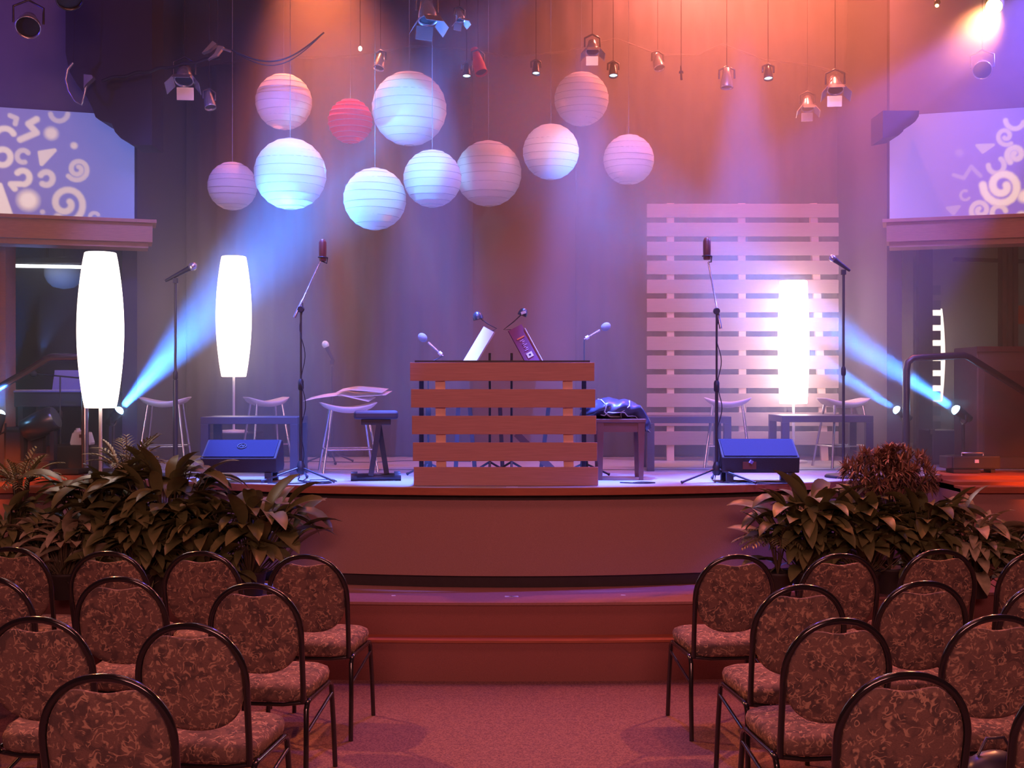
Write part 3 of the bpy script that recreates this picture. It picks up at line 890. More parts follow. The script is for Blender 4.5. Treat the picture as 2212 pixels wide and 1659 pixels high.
# ------------------------------------------------------------------ floor monitors
def wedge(label, x0, x1, yt, yb, Y, logo):
    k = Y / F; X0 = (x0 - CX) * k; X1 = (x1 - CX) * k; w = X1 - X0
    zt = H - (yt - CY) * (Y + 0.2) / F - DECK; zf = H - ((yb) - CY) * k - DECK; zl = 0.068
    t = thing('floor_monitor', label, 'speaker', ((X0 + X1) / 2, Y, DECK), 0, 'wedge floor monitors at the stage edge')
    # side profile in y,z ; slanted grille faces up and to the front
    prof = [(0.015, zl), (0.0, zf), (0.20, zt), (0.26, zt - 0.01), (0.30, zl + 0.03), (0.27, zl)]
    out = [(-y, z) for y, z in prof]
    R = Matrix.Rotation(-PI / 2, 4, 'Z')
    b = MB(); b.prism([(y, z) for y, z in prof], -w / 2, w / 2, Matrix(((0, 1, 0, 0), (1, 0, 0, 0), (0, 0, 1, 0), (0, 0, 0, 1))))
    b.build('cabinet', M_wedge, t, bevel=0.006)
    d = V((0, 0.20, zt - zf)); n_ = V((0, -(zt - zf), 0.20)).normalized()
    c = V((0, 0.0, zf)) + d * 0.5 + n_ * 0.004
    ang = math.atan2(zt - zf, 0.20)
    MB().box(c, (w - 0.03, d.length - 0.02, 0.006), (ang, 0, 0)).build('grille', M_grille, t)
    if logo:
        b = MB(); Rm = Euler((ang, 0, 0)).to_matrix().to_4x4(); Rm.translation = c + n_ * 0.006 + d.normalized() * 0.02
        b.tube([Rm @ V((0.030 * math.cos(q * PI / 12), 0.030 * math.sin(q * PI / 12), 0)) for q in range(24)], 0.0035, 6, closed=True)
        for a, c2 in (((-.018, -.016), (-.004, .02)), ((-.004, .02), (.004, -.004)), ((.004, -.004), (.02, .018)), ((-.02, 0), (.02, .004)), ((.002, -.02), (.016, -.006))):
            b.tube([Rm @ V((*a, 0)), Rm @ V((*c2, 0))], 0.003, 5)
        b.build('logo', M_plastic, t, label='dark round emblem on the grille')
    else:
        MB().box((-w * 0.15, 0.0, zl + 0.05), (0.09, 0.012, 0.05)).build('connector_plate', M_darkwood, t)
        MB().box((0.0 - w * 0.13, -0.012, zl + 0.075), (0.022, 0.012, 0.022), (0.2, 0.5, 0.3)).build('plug', mat('blue_plug', (0.3, 0.3, 0.9), 0.4), t)
    for sx in (-1, 1):
        for y in (0.03, 0.24):
            MB().box((sx * (w / 2 - 0.055), y, zl / 2), (0.045, 0.045, zl)).build('leg', M_plastic, t)
    return t


wedge('black floor monitor with a round emblem on its blue-lit grille, by the plants', 433, 596, 950, 990, 8.02, True)
wedge('black floor monitor with plain grille and a blue plug on its front', 1560, 1728, 948, 988, 8.0, False)


# ------------------------------------------------------------------ microphone stands
def tripod(t, pole_top, spread=0.26, rz=0.3, r=0.009):
    MB().tube([(0, 0, 0.06), (0, 0, pole_top * 0.55)], r * 1.25, 10).tube([(0, 0, pole_top * 0.55), (0, 0, pole_top)], r * 0.8, 10).build('pole', M_metal, t)
    MB().lathe([(0.014, 0.0), (0.019, 0.01), (0.019, 0.06), (0.013, 0.075)], 12, Matrix.Translation((0, 0, pole_top * 0.53))).build('clutch', M_plastic, t)
    MB().lathe([(0.02, 0.05), (0.03, 0.07), (0.027, 0.11), (0.014, 0.14)], 12).build('hub', M_plastic, t)
    for q in range(3):
        a = rz + q * 2 * PI / 3
        MB().tube([(0.02 * math.cos(a), 0.02 * math.sin(a), 0.09), (spread * 0.93 * math.cos(a), spread * 0.93 * math.sin(a), 0.018), (spread * math.cos(a), spread * math.sin(a), 0.012)], [0.0075, 0.0075, 0.012], 8).build('leg', M_metal, t)


def roundbase(t, top, r=0.009, taper=True):
    MB().lathe([(0.13, 0), (0.13, 0.012), (0.12, 0.022), (0.02, 0.03), (0.012, 0.05)], 28).build('base', M_metal, t)
    MB().tube([(0, 0, 0.03), (0, 0, top * 0.5)], r * (1.9 if taper else 1.1), 10).tube([(0, 0, top * 0.5), (0, 0, top)], r, 10).build('pole', M_metal, t)
    MB().lathe([(0.012, 0.0), (0.017, 0.01), (0.017, 0.05), (0.011, 0.065)], 12, Matrix.Translation((0, 0, top * 0.5))).build('clutch', M_plastic, t)


def mic_shape(t, tail, head, headr=0.026, grill=None, ball=True):
    """handheld microphone from tail to head, in local coordinates"""
    tail, head = V(tail), V(head); d = (head - tail); L = d.length; d.normalize()
    b1 = tail; b2 = head - d * headr * 1.2
    MB().tube([b1, b1 + d * 0.01, b2 - d * 0.02, b2], [0.009, 0.011, 0.018, 0.021], 12).build('microphone_body', M_plastic, t)
    R = d.to_track_quat('Z', 'Y').to_matrix()
    MB().ell(head - d * headr * 0.35, (headr, headr, headr * 1.15), 14, 10, R).build('microphone_grille', grill or M_can, t)


def clip(t, p, d):
    MB().box(p, (0.03, 0.03, 0.035)).build('microphone_clip', M_plastic, t)


# left straight stand with handheld microphone
def local(o, q): return V(q) - V(o.location)
Y = 8.6; base = at(379, 0, Y)
t = thing('microphone_stand', 'straight black stand by the tallest lamp, its microphone pointing up to the right', 'microphone stand', (base.x, Y, DECK))
roundbase(t, at(0, 612, Y).z - DECK); clip(t, local(t, at(379, 606, Y)), 0)
mic_shape(t, local(t, at(357, 607, Y)), local(t, at(419, 574, Y)), 0.029, M_silver)
# right straight stand
base = at(1822, 0, 8.5); Y = 8.5
t = thing('microphone_stand', 'straight black stand at the right edge of the slatted screen, microphone pointing left', 'microphone stand', (base.x, Y, DECK))
roundbase(t, at(0, 592, Y).z - DECK, taper=False); clip(t, local(t, at(1822, 588, Y)), 0)
mic_shape(t, local(t, at(1836, 585, Y)), local(t, at(1796, 556, Y)), 0.024, M_silver)


def boomstand(label, px, ytop, Y, p0, p1, micp, rz):
    base = at(px, 0, Y)
    t = thing('microphone_stand', label, 'microphone stand', (base.x, Y, DECK))
    tripod(t, at(0, ytop, Y).z - DECK, 0.28, rz)
    a, c = local(t, at(*p0, Y)), local(t, at(*p1, Y))
    MB().tube([a, a.lerp(c, 0.3), a.lerp(c, 0.31), c], [0.010, 0.010, 0.006, 0.006], 10).build('boom', M_silver, t, label='blue-lit metal boom')
    MB().lathe([(0.02, -0.02), (0.024, 0), (0.02, 0.02)], 12, Matrix.Translation(local(t, at(px, ytop, Y))) @ Matrix.Rotation(PI / 2, 4, 'X')).build('boom_clamp', M_plastic, t)
    # side address condenser microphone in a cradle
    q = local(t, at(*micp, Y))
    MB().lathe([(0.020, -0.075), (0.024, -0.07), (0.026, 0.0), (0.026, 0.05), (0.018, 0.07), (0.004, 0.075)], 16, Matrix.Translation(q)).build('condenser_microphone', M_darkwood, t)
    MB().tube([q + V((0.03 * math.cos(i * PI / 8), 0.03 * math.sin(i * PI / 8), -0.05)) for i in range(16)], 0.004, 6, closed=True) \
        .tube([c, q + V((0.028, 0, -0.09)), q + V((0.032, 0, -0.05))], 0.005, 6).build('cradle', M_metal, t)
    # cable winding down the stand
    cb = []
    for i in range(40):
        u = i / 39; zz = (a.z + 0.1) * (1 - u) + 0.01 * u
        cb.append((0.014 * math.cos(u * 22) + 0.05 * math.sin(PI * u) * (0.4), -0.012 + 0.012 * math.sin(u * 22), zz))
    cb += [(0.1, -0.1, 0.006), (0.25, -0.05, 0.006), (0.2, 0.1, 0.006), (0.05, 0.05, 0.006)]
    MB().tube(cb, 0.003, 6).build('microphone_cable', M_cable, t)
    return t


boomstand('tripod stand left of the papered stool, boom leaning right to a boxy microphone', 650, 668, 8.15, (636, 686), (693, 563), (697, 540), -0.5)
boomstand('tripod stand in front of the slatted screen, boom leaning left to a dark microphone', 1548, 672, 8.05, (1557, 710), (1530, 566), (1527, 537), 3.6)

# short stand behind the papered stool
Y = 10.0; base = at(717, 0, Y)
t = thing('microphone_stand', 'short thin stand behind the papered stool, pale microphone tilted left', 'microphone stand', (base.x, Y, DECK))
tripod(t, at(0, 792, Y).z - DECK, 0.22, 0.8, 0.007)
clip(t, local(t, at(717, 783, Y)), 0)
mic_shape(t, local(t, at(721, 782, Y)), local(t, at(702, 742, Y)), 0.029, M_paper)
# two gooseneck style mics at the podium, boom clipped from stands behind it
for lab, tail, head, foot, col in (('stand behind the podium with a pale foam microphone pointing up left', (957, 769), (905, 722), (925, 0), 1),
                                   ('stand behind the podium with a pale foam microphone pointing up right', (1262, 733), (1317, 701), (1262, 0), -1)):
    Y = 8.55; base = at(foot[0], 0, Y)
    t = thing('microphone_stand', lab, 'microphone stand', (base.x, Y, DECK))
    jy = (785 if col > 0 else 742)
    tripod(t, at(0, jy, Y).z - DECK, 0.2, 0.4, 0.006)
    a, c = local(t, at(*tail, Y)), local(t, at(*head, Y))
    j = local(t, at(foot[0], jy, Y))
    MB().tube([j, a, a.lerp(c, 0.3)], 0.005, 8).build('boom', M_metal, t)
    MB().tube([a, a.lerp(c, 0.62)], [0.006, 0.009], 8).build('microphone_body', M_silver, t)
    d = (c - a).normalized(); R = d.to_track_quat('Z', 'Y').to_matrix()
    MB().ell(a.lerp(c, 0.85), (0.030, 0.030, 0.036), 14, 10, R).build('foam_windscreen', mat('grey_foam', (0.30, 0.29, 0.38), 0.95), t)
    MB().lathe([(0.014, -0.012), (0.014, 0.012)], 10, Matrix.Translation(a.lerp(c, 0.12)) @ R.to_4x4()).build('cable_ring', M_paper, t)

# ------------------------------------------------------------------ two music stands with clip lamps, behind the podium
def music_stand(label, px, d0, d1, mt, lamp_head, neck, labels):
    Y = 8.35; base = at(px, 0, Y)
    t = thing('music_stand', label, 'music stand', (base.x, Y, DECK))
    a, c = local(t, at(*d0, Y)), local(t, at(*d1, Y))  # bottom and top of the desk seen from its side
    MB().tube([(0, 0, 0.05), (0, 0, a.z + 0.12)], 0.009, 10).build('pole', M_metal, t)
    for q in range(3):
        an = 0.5 + q * 2 * PI / 3
        MB().tube([(0, 0, 0.12), (0.2 * math.cos(an), 0.2 * math.sin(an), 0.012)], 0.008, 8).build('leg', M_metal, t)
    d = (c - a); L = d.length; x = d.normalized(); y = V((0, 1, 0)); nz = x.cross(y)
    R = Matrix((x, y, nz)).transposed()
    MB().box((a + c) / 2 + nz * 0.0, (L, 0.34, 0.006), R).build('desk', M_plastic, t)
    return t, a, c, R, nz


t, a, c, R, nz = music_stand('music stand behind the podium holding a stack of bright white sheets', 1058, (1012, 800), (1062, 716), M_paper, None, None, None)
MB().box((a + c) / 2 + V((-0.01, -0.215, 0.006)), ((c - a).length * 0.98, 0.12, 0.014), R @ Euler((0.75, 0, 0)).to_matrix()).build('sheet_music', M_paper, t, label='bright white sheets on the music stand')
J = local(t, at(1073, 710, 8.35)); Hd = local(t, at(1032, 684, 8.35))
MB().tube([c, J, J.lerp(Hd, 0.5) + V((0, 0, -0.005)), Hd], 0.004, 6).build('lamp_neck', M_metal, t)
MB().lathe([(0.037, -0.02), (0.036, 0.0), (0.026, 0.025), (0.008, 0.036)], 18, Matrix.Translation(Hd) @ Matrix.Rotation(-0.25, 4, 'Y')).build('clip_lamp_head', M_metal, t)
t, a, c, R, nz = music_stand('music stand behind the podium holding a dark folder with pale stickers', 1105, (1160, 800), (1112, 712), M_darkwood, None, None, None)
M_folder = mat('plum_folder', (0.25, 0.09, 0.16), 0.5)
Rf = R @ Euler((-1.15, 0, 0)).to_matrix()
cen = (a + c) / 2 + V((0.0, -0.22, 0.0))
MB().box(cen, ((c - a).length * 1.02, 0.11, 0.012), Rf).build('folder', M_folder, t, label='plum coloured folder')
xr = Rf @ V((1, 0, 0)); yr = Rf @ V((0, 1, 0)); zr = Rf @ V((0, 0, 1)); zs = 1 if zr.y < 0 else -1
up = 1 if xr.z > 0 else -1
MB().box(cen + xr * up * 0.085 + zr * zs * 0.008, (0.008, 0.06, 0.002), Rf).build('orange_tape', mat('orange_tape', (0.9, 0.3, 0.08), 0.5), t)
MB().box(cen - xr * up * 0.045 + zr * zs * 0.008, (0.034, 0.045, 0.002), Rf).build('sticker', M_paper, t)
MB().box(cen - xr * up * 0.045 + zr * zs * 0.0095, (0.012, 0.015, 0.001), Rf).build('sticker_mark', M_lack, t)
b = MB()
for i in range(7):
    b.box(cen + xr * up * (0.066 - 0.012 * i) + zr * zs * 0.008 + yr * (0.004 if i % 2 else -0.004), (0.005, 0.02 if i % 3 else 0.03, 0.0015), Rf)
b.build('faint_lettering', mat('pale_ink', (0.6, 0.45, 0.6), 0.6), t)
MB().tube([cen - xr * 0.13 + yr * 0.06 + zr * zs * 0.01, cen + xr * 0.13 + yr * 0.06 + zr * zs * 0.01], 0.003, 6).build('edge_strip', M_paper, t)
J = local(t, at(1088, 712, 8.35)); Hd = local(t, at(1130, 676, 8.35))
MB().tube([c, J, J.lerp(Hd, 0.5) + V((0, 0, -0.005)), Hd], 0.004, 6).build('lamp_neck', M_metal, t)
MB().lathe([(0.034, -0.02), (0.033, 0.0), (0.024, 0.025), (0.008, 0.034)], 18, Matrix.Translation(Hd) @ Matrix.Rotation(0.35, 4, 'Y')).build('clip_lamp_head', M_metal, t)
MB().box(Hd + V((0.002, -0.036, 0)), (0.036, 0.004, 0.018), (0, -0.3, 0)).build('sticker', M_tape, t)

# keyboard stand and loose gear seen through the podium gaps
t = thing('keyboard_stand', 'dark folding keyboard stand seen through the podium gaps', 'stand', (at(1080, 0, 8.8).x, 8.8, DECK))
for i, (x0, x1) in enumerate(((-0.32, -0.30), (-0.18, -0.22), (0.02, 0.0), (0.30, 0.36))):
    MB().bar((x0, -0.1 + 0.07 * i, 0.0), (x1, -0.1 + 0.07 * i, 0.50), 0.03).build('leg', M_lack, t)
MB().box((0, 0, 0.515), (0.9, 0.26, 0.03)).build('shelf', M_lack, t)
MB().bar((0.12, -0.05, 0.3), (0.42, -0.05, 0.0), 0.05).build('brace', M_darkwood, t)

# ------------------------------------------------------------------ hand rails
for lab, pts, Y, mt in (('steel handrail beside the tallest lamp, sloping down to the left', [(-80, 890), (0, 836), (60, 801), (104, 774), (112, 771), (176, 771), (183, 778), (184, 1010)], 8.75, M_brass),
                        ('steel handrail with rounded corner beside the blue spotlights, sloping down right', [(1958, 1010), (1958, 800), (1961, 783), (1972, 774), (1990, 772), (2082, 768), (2092, 771), (2212, 846), (2290, 896)], 8.8, M_metal)):
    t = thing('handrail', lab, 'handrail')
    q = [at(px, min(py, 1022), Y + (0.0 if py < 990 else 0.0)) for px, py in pts]
    for p in q: p.z = max(p.z, DECK)
    MB().tube(q, 0.026, 12).build('rail', mt, t)
    e = q[0] if q[0].x < -1 or q[0].x > 4.0 else q[-1]
    MB().tube([e, (e.x, e.y, DECK - 0.03)], 0.02, 10).build('post', mt, t)


# ------------------------------------------------------------------ stage light fixtures
def par(name, label, pos, to, mt, r=0.085, L=0.2, lens=None, hang=True, doors=False, sp=None, cat='stage light', group=None, foot=None):
    pos = V(pos); to = V(to)
    t = thing(name, label, cat, pos, 0, group)
    d = (to - pos).normalized(); R = d.to_track_quat('Z', 'Y').to_matrix().to_4x4()
    MB().lathe([(r * 0.25, -L), (r * 0.6, -L * 0.95), (r * 0.75, -L * 0.6), (r * 0.95, -L * 0.3), (r, -0.01), (r, 0.0), (r * 0.93, 0.0), (r * 0.9, -0.02)], 20, R, cap=False) \
        .lathe([(r * 0.6, -L * 0.55), (r * 0.9, -0.02)], 20, R, cap=False).build('housing', mt, t)
    if lens is M_lens or lens is M_lensor:
        MB().lathe([(r * 0.92, -0.01), (r * 0.9, r * 0.2), (r * 0.75, r * 0.5), (r * 0.45, r * 0.72), (0.0005, r * 0.8)], 20, R, cap=False).build('lens', lens, t)
    else:
        MB().lathe([(0.0005, -0.012), (r * 0.55, -0.012), (r * 0.9, -0.016)], 20, R, cap=False).build('lens', lens or M_plastic, t)
    side = R @ V((1, 0, 0)); side = V((side[0], side[1], side[2]))
    b = MB(); top = V((0, 0, 1 if hang else -1)) * (r * 1.9)
    c0 = V((R @ V((0, 0, -L * 0.45)))[:3])
    b.tube([c0 + side * r * 1.15, c0 + side * r * 1.15 + top * 0.7, c0 + top, c0 - side * r * 1.15 + top * 0.7, c0 - side * r * 1.15], 0.008, 6)
    b.build('yoke', M_can, t)
    if doors:
        b = MB()
        for q in range(4):
            a = q * PI / 2
            x = V((math.cos(a), math.sin(a), 0)); y = V((-math.sin(a), math.cos(a), 0))
            vs = [x * r - y * r * 0.9, x * r + y * r * 0.9, x * r * 1.75 + y * r * 0.9 + V((0, 0, r * 1.1)), x * r * 1.75 - y * r * 0.9 + V((0, 0, r * 1.1))]
            vs += [v + x * 0.004 for v in vs]
            b.add([(R @ v) for v in vs], [(0, 1, 2, 3), (7, 6, 5, 4), (0, 4, 5, 1), (1, 5, 6, 2), (2, 6, 7, 3), (3, 7, 4, 0)])
        b.build('barn_doors', mt, t)
    if hang:
        MB().tube([c0 + top, c0 + V((0, 0, 6.0 - pos.z - c0.z))], 0.0025, 6).build('hanging_rod', M_black, t)
    else:
        zz = foot if foot is not None else DECK
        MB().tube([c0 + top, (c0.x, c0.y, zz - pos.z + 0.02)], 0.012, 8).build('stand', M_black, t)
        MB().box((c0.x, c0.y, zz - pos.z + 0.012), (0.2, 0.16, 0.024)).build('base', M_black, t)
    if sp:
        power, col, ang, blend = sp
        if lens is M_lens:
            l = bpy.data.lights.new('beam', 'AREA'); l.shape = 'DISK'; l.size = r * 1.5; l.spread = math.radians(ang * 1.25); l.energy = power; l.color = col
        else:
            l = bpy.data.lights.new('beam', 'SPOT'); l.energy = power; l.color = col; l.spot_size = math.radians(ang); l.spot_blend = blend; l.shadow_soft_size = 0.03
        o = bpy.data.objects.new('beam', l); C.objects.link(o); o.parent = t
        o.location = d * (0.03 + r * 0.8); aim(o, (0, 0, 0), d)
    return t


BLUE = (0.05, 0.24, 1.0)
G1 = 'blue spotlights standing on the stage'
p = at(257, 888, 9.0); par('spotlight', 'blue spotlight just right of the tallest lamp, its beam crossing to the lanterns', p, at(735, 360, 8.7), M_plastic, 0.036, 0.14, M_lens, False, sp=(32, BLUE, 21, 0.25), group=G1)
p = at(-2, 896, 8.7); par('spotlight', 'blue spotlight cut off by the left edge, beside the handrail', p, at(60, 300, 9.3), M_plastic, 0.045, 0.14, M_lens, False, sp=(3, BLUE, 22, 0.3), group=G1)
p = at(1938, 886, 9.1); par('spotlight', 'smaller blue spotlight between the slatted screen and the handrail post', p, at(1500, 610, 8.7), M_plastic, 0.034, 0.14, M_lens, False, sp=(5, BLUE, 13, 0.3), group=G1)
p = at(2066, 886, 9.0); par('spotlight', 'larger blue spotlight under the handrail, its beam crossing the slatted screen', p, at(1330, 400, 8.7), M_plastic, 0.040, 0.14, M_lens, False, sp=(15, BLUE, 14, 0.3), group=G1)

G2 = 'stage lamps hung from the ceiling'
HANG = [
    ('spotlight', 'glaring orange spotlight at the top right corner', (2147, 14, 8.6), (0.6, 4.5, 0.9), M_plastic, 0.062, 0.2, M_lensor, False, (800, (1.0, 0.30, 0.10), 60, 0.8)),
    ('spotlight', 'tiny orange lamp near the top, left of the glaring spotlight', (2024, 12, 8.9), (1.5, 5, 0), M_plastic, 0.014, 0.05, M_lensor, False, None),
    ('stage_lamp', 'bright blue-lit lamp with fins and open shutters, highest in the middle', (925, 45, 8.5), (-0.2, 7.6, 1.2), M_silver, 0.07, 0.17, None, True, None),
    ('stage_lamp', 'small blue-lit lamp with shutters beside the finned lamp', (995, 45, 8.6), (0.3, 7.6, 1.0), M_silver, 0.035, 0.09, None, True, None),
    ('stage_lamp', 'blue-lit lamp with shutters above the curtain, left of the lanterns', (397, 175, 9.0), (-2.3, 7.5, 1.2), M_silver, 0.07, 0.14, None, True, None),
    ('stage_lamp', 'slim blue-lit lamp tilted right, just below the shuttered one', (455, 233, 9.2), (-1.6, 8.4, 1.0), M_silver, 0.045, 0.16, None, False, None),
    ('stage_lamp', 'violet oval lamp high at the top left corner', (60, 60, 8.3), (-2.4, 5.0, 1.0), M_silver, 0.085, 0.14, None, False, None),
    ('stage_lamp', 'orange-rimmed lamp cut off by the top edge at the left', (150, 0, 8.2), (-1.6, 6.0, 1.0), M_can, 0.09, 0.3, None, False, None),
    ('stage_lamp', 'red lamp housing hanging right of the largest lantern', (1040, 158, 9.3), (0.6, 8.2, 1.2), M_redcan, 0.05, 0.24, None, False, None),
    ('stage_lamp', 'faint silver lamp with shutters above the highest right lantern', (1280, 112, 9.0), (0.6, 7.5, 1.0), M_silver, 0.05, 0.1, None, True, None),
    ('stage_lamp', 'faint upright lamp above the slatted screen, left of the shuttered one', (1570, 190, 9.2), (1.6, 8.9, 1.0), M_silver, 0.05, 0.16, None, False, None),
    ('stage_lamp', 'faint lamp with shutters above the right edge of the slatted screen', (1805, 195, 9.0), (2.2, 7.4, 1.0), M_silver, 0.06, 0.13, None, True, None),
    ('stage_lamp', 'faint lamp hanging lowest in the orange haze above the slatted screen', (1745, 235, 9.6), (2.2, 8.2, 1.0), M_silver, 0.05, 0.12, None, True, None),
    ('stage_lamp', 'violet oval lamp in the blue beam above the right projection screen', (2122, 152, 8.9), (2.0, 5.0, 1.5), M_silver, 0.07, 0.13, None, False, None),
    ('stage_lamp', 'dark curved lamp left of the largest lantern, below the white bulb', (818, 148, 9.3), (-1.4, 8.6, 2.2), M_silver, 0.045, 0.15, None, False, None),
    ('stage_lamp', 'faint curved lamp right of the highest right lantern', (1425, 148, 9.5), (1.6, 8.6, 2.2), M_silver, 0.045, 0.15, None, False, None),
]
for nm, lab, (px, py, Y), to, mt, r, L, lens, doors, sp in HANG:
    par(nm, lab, at(px, py, Y), to, mt, r, L, lens, True, doors, sp, group=G2)
for lab, px, py, r in (('lit round downlight beside the red lamp housing', 1008, 166, 0.034), ('lit round downlight left of the highest right lantern', 1158, 160, 0.032),
                       ('lit round downlight just right of the highest right lantern', 1325, 165, 0.036), ('lit round downlight alone above the slatted screen', 1660, 171, 0.036),
                       ('pinpoint blue downlight between the two right-hand downlights', 1472, 172, 0.009)):
    p = at(px, py, 9.1); par('downlight', lab, p, (p.x - 0.0, 8.2, 1.0), M_can, r, 0.12, M_disc, True, group='lit round downlights over the stage')
t = thing('bulb_lamp', 'single small white bulb glowing between the ceiling cable and the largest lantern', 'bulb', at(778, 105, 9.2))
MB().ell((0, 0, 0), (0.014, 0.014, 0.018)).build('bulb', M_bulb, t)
MB().tube([(0, 0, 0.015), (0, 0, 6.0 - t.location.z)], 0.0025, 6).build('socket', M_black, t)

# ------------------------------------------------------------------ gear in the openings and wings
t = thing('fluorescent_light', 'white fluorescent tube glowing in the opening under the swirl screen', 'lamp', at(100, 574, 11.2))
MB().tube([(-0.33, 0, 0), (0.33, 0, -0.012)], 0.016, 10).build('tube', M_tubelit, t)
MB().box((0, 0.03, 0.05), (0.7, 0.08, 0.05)).build('fixture', M_black, t)
MB().tube([(0, 0.03, 0.07), (0, 0.03, 3.33 - t.location.z)], 0.01, 6).build('rod', M_black, t)
p = at(138, 590, 11.6)  # lantern reflected in the left opening's glass, built as a solid object
o = MB().lathe([(0.001, -0.155), (0.1, -0.135), (0.15, -0.09), (0.18, -0.03), (0.18, 0.03), (0.15, 0.09), (0.1, 0.14), (0.001, 0.16)], 24, Matrix.Translation(p)).build('paper_lantern', M_lantern)
tag(o, 'added pale blue lantern standing in for a reflection, under the fluorescent tube', 'lantern')
o = MB().tube([p + V((0, 0, 0.15)), (p.x, p.y, 3.33)], 0.003, 5).build('hanging_cord', M_wire)
lan = [q for q in bpy.data.objects if q.get('label') == 'added pale blue lantern standing in for a reflection, under the fluorescent tube'][0]
o.parent = lan
spot('blue_light', at(90, 760, 10.6), p, 60, (0.12, 0.3, 1.0), 30, 0.5, 0.03)  # unseen lamp added to turn this lantern blue

# keyboard rig at the far left
Y = 9.4
t = thing('digital_piano', 'dark stage piano in the left wing, blue edge showing behind the lamp', 'piano', (at(130, 0, Y).x, Y + 0.2, DECK))
z = H - (846 - CY) * Y / F - DECK
MB().box((0, 0, z - 0.06), (0.82, 0.36, 0.12)).build('body', M_lack, t, bevel=0.01)
MB().box((0, -0.182, z + 0.002), (0.82, 0.02, 0.012)).build('front_edge', mat('blue_edge', (0.25, 0.28, 0.7), 0.4), t)
b = MB()
for i in range(28): b.box((-0.37 + 0.0273 * i, -0.10, z + 0.008), (0.0255, 0.13, 0.014))
b.build('white_keys', M_paper, t)
for sx in (-1, 1): MB().box((sx * 0.36, 0.05, (z - 0.12) / 2), (0.04, 0.26, z - 0.12)).build('side_panel', M_lack, t)
MB().box((0.02, 0.14, z + 0.09), (0.40, 0.012, 0.17), (-0.35, 0, 0)).build('music_rest', mat('blue_lit_sheet', (0.42, 0.42, 0.75), 0.6), t, label='pale sheets on the music rest')  # blue light is put into the sheet colour
# horizontal boom microphone in front of it
t = thing('microphone_stand', 'dark stand in the left wing with a level boom before the piano sheets', 'microphone stand', (at(130, 0, 9.2).x, 9.2, DECK))
tripod(t, at(0, 812, 9.2).z - DECK, 0.22, 0.2, 0.007)
a = local(t, at(72, 807, 9.2)); c = local(t, at(176, 817, 9.2))
MB().tube([a, c], 0.006, 8).build('boom', M_plastic, t); MB().ell(a, (0.03, 0.022, 0.026)).build('microphone_grille', M_plastic, t)
# speaker heads / dark drum cases
t = thing('stage_amplifier', 'dark rounded amplifier case in the left wing below the piano', 'amplifier', (at(60, 0, 9.0).x, 9.05, DECK))
MB().box((0, 0, 0.17), (0.32, 0.22, 0.34)).build('cabinet', M_black, t, bevel=0.02)
MB().box((0, -0.115, 0.17), (0.27, 0.01, 0.26)).build('grille', M_lack, t)
MB().tube([(-0.07, 0, 0.345), (-0.05, 0, 0.37), (0.05, 0, 0.37), (0.07, 0, 0.345)], 0.008, 6).build('handle', M_plastic, t)
t = thing('moving_head_light', 'dark moving head lamp tilted right in the left wing', 'stage light', (at(95, 0, 8.95).x, 8.85, DECK + 0.0))
MB().box((0, 0, 0.05), (0.24, 0.2, 0.1)).build('base', M_black, t, bevel=0.01)
MB().bar((-0.11, 0, 0.1), (-0.11, 0, 0.36), 0.03, 0.07).bar((0.11, 0, 0.1), (0.11, 0, 0.36), 0.03, 0.07).bar((-0.12, 0, 0.115), (0.12, 0, 0.115), 0.03, 0.07).build('yoke', M_black, t)
Rm = Matrix.Translation((0, 0, 0.36)) @ Matrix.Rotation(1.15, 4, 'Y')
MB().lathe([(0.05, -0.13), (0.085, -0.1), (0.095, 0.0), (0.095, 0.12), (0.08, 0.14)], 20, Rm).build('head', M_can, t)
t = thing('plastic_jug', 'white plastic jug with a hollow handle on a dark crate', 'jug', (at(178, 0, 9.0).x, 9.0, H - (961 - CY) * 9.0 / F))
jz = 0.10
out = [(-0.075, 0), (0.075, 0), (0.078, 0.02), (0.055, 0.095), (-0.02, 0.10), (-0.02, 0.112), (-0.045, 0.112), (-0.047, 0.096), (-0.062, 0.09), (-0.077, 0.02)]
MB().prism(out, -0.05, 0.05).build('body', M_plasticw, t, bevel=0.01)
MB().box((0.012, -0.052, 0.068), (0.034, 0.006, 0.024)).build('handle_hole', M_darkwood, t)
MB().lathe([(0.016, 0.108), (0.016, 0.125)], 14, Matrix.Translation((-0.033, 0, 0))).build('cap', M_tape, t)
zj = H - (961 - CY) * 9.0 / F
o = MB().box((at(160, 0, 9.0).x, 9.02, (DECK + zj) / 2), (0.34, 0.26, zj - DECK)).build('equipment_crate', M_black, bevel=0.01); tag(o, 'dark crate under the white jug', 'crate')
o = MB().box((at(120, 0, 8.75).x, 8.82, DECK + 0.02), (0.32, 0.1, 0.04)).build('power_strip', M_black, bevel=0.004); tag(o, 'dark flat device lying on the deck before the crate', 'device')

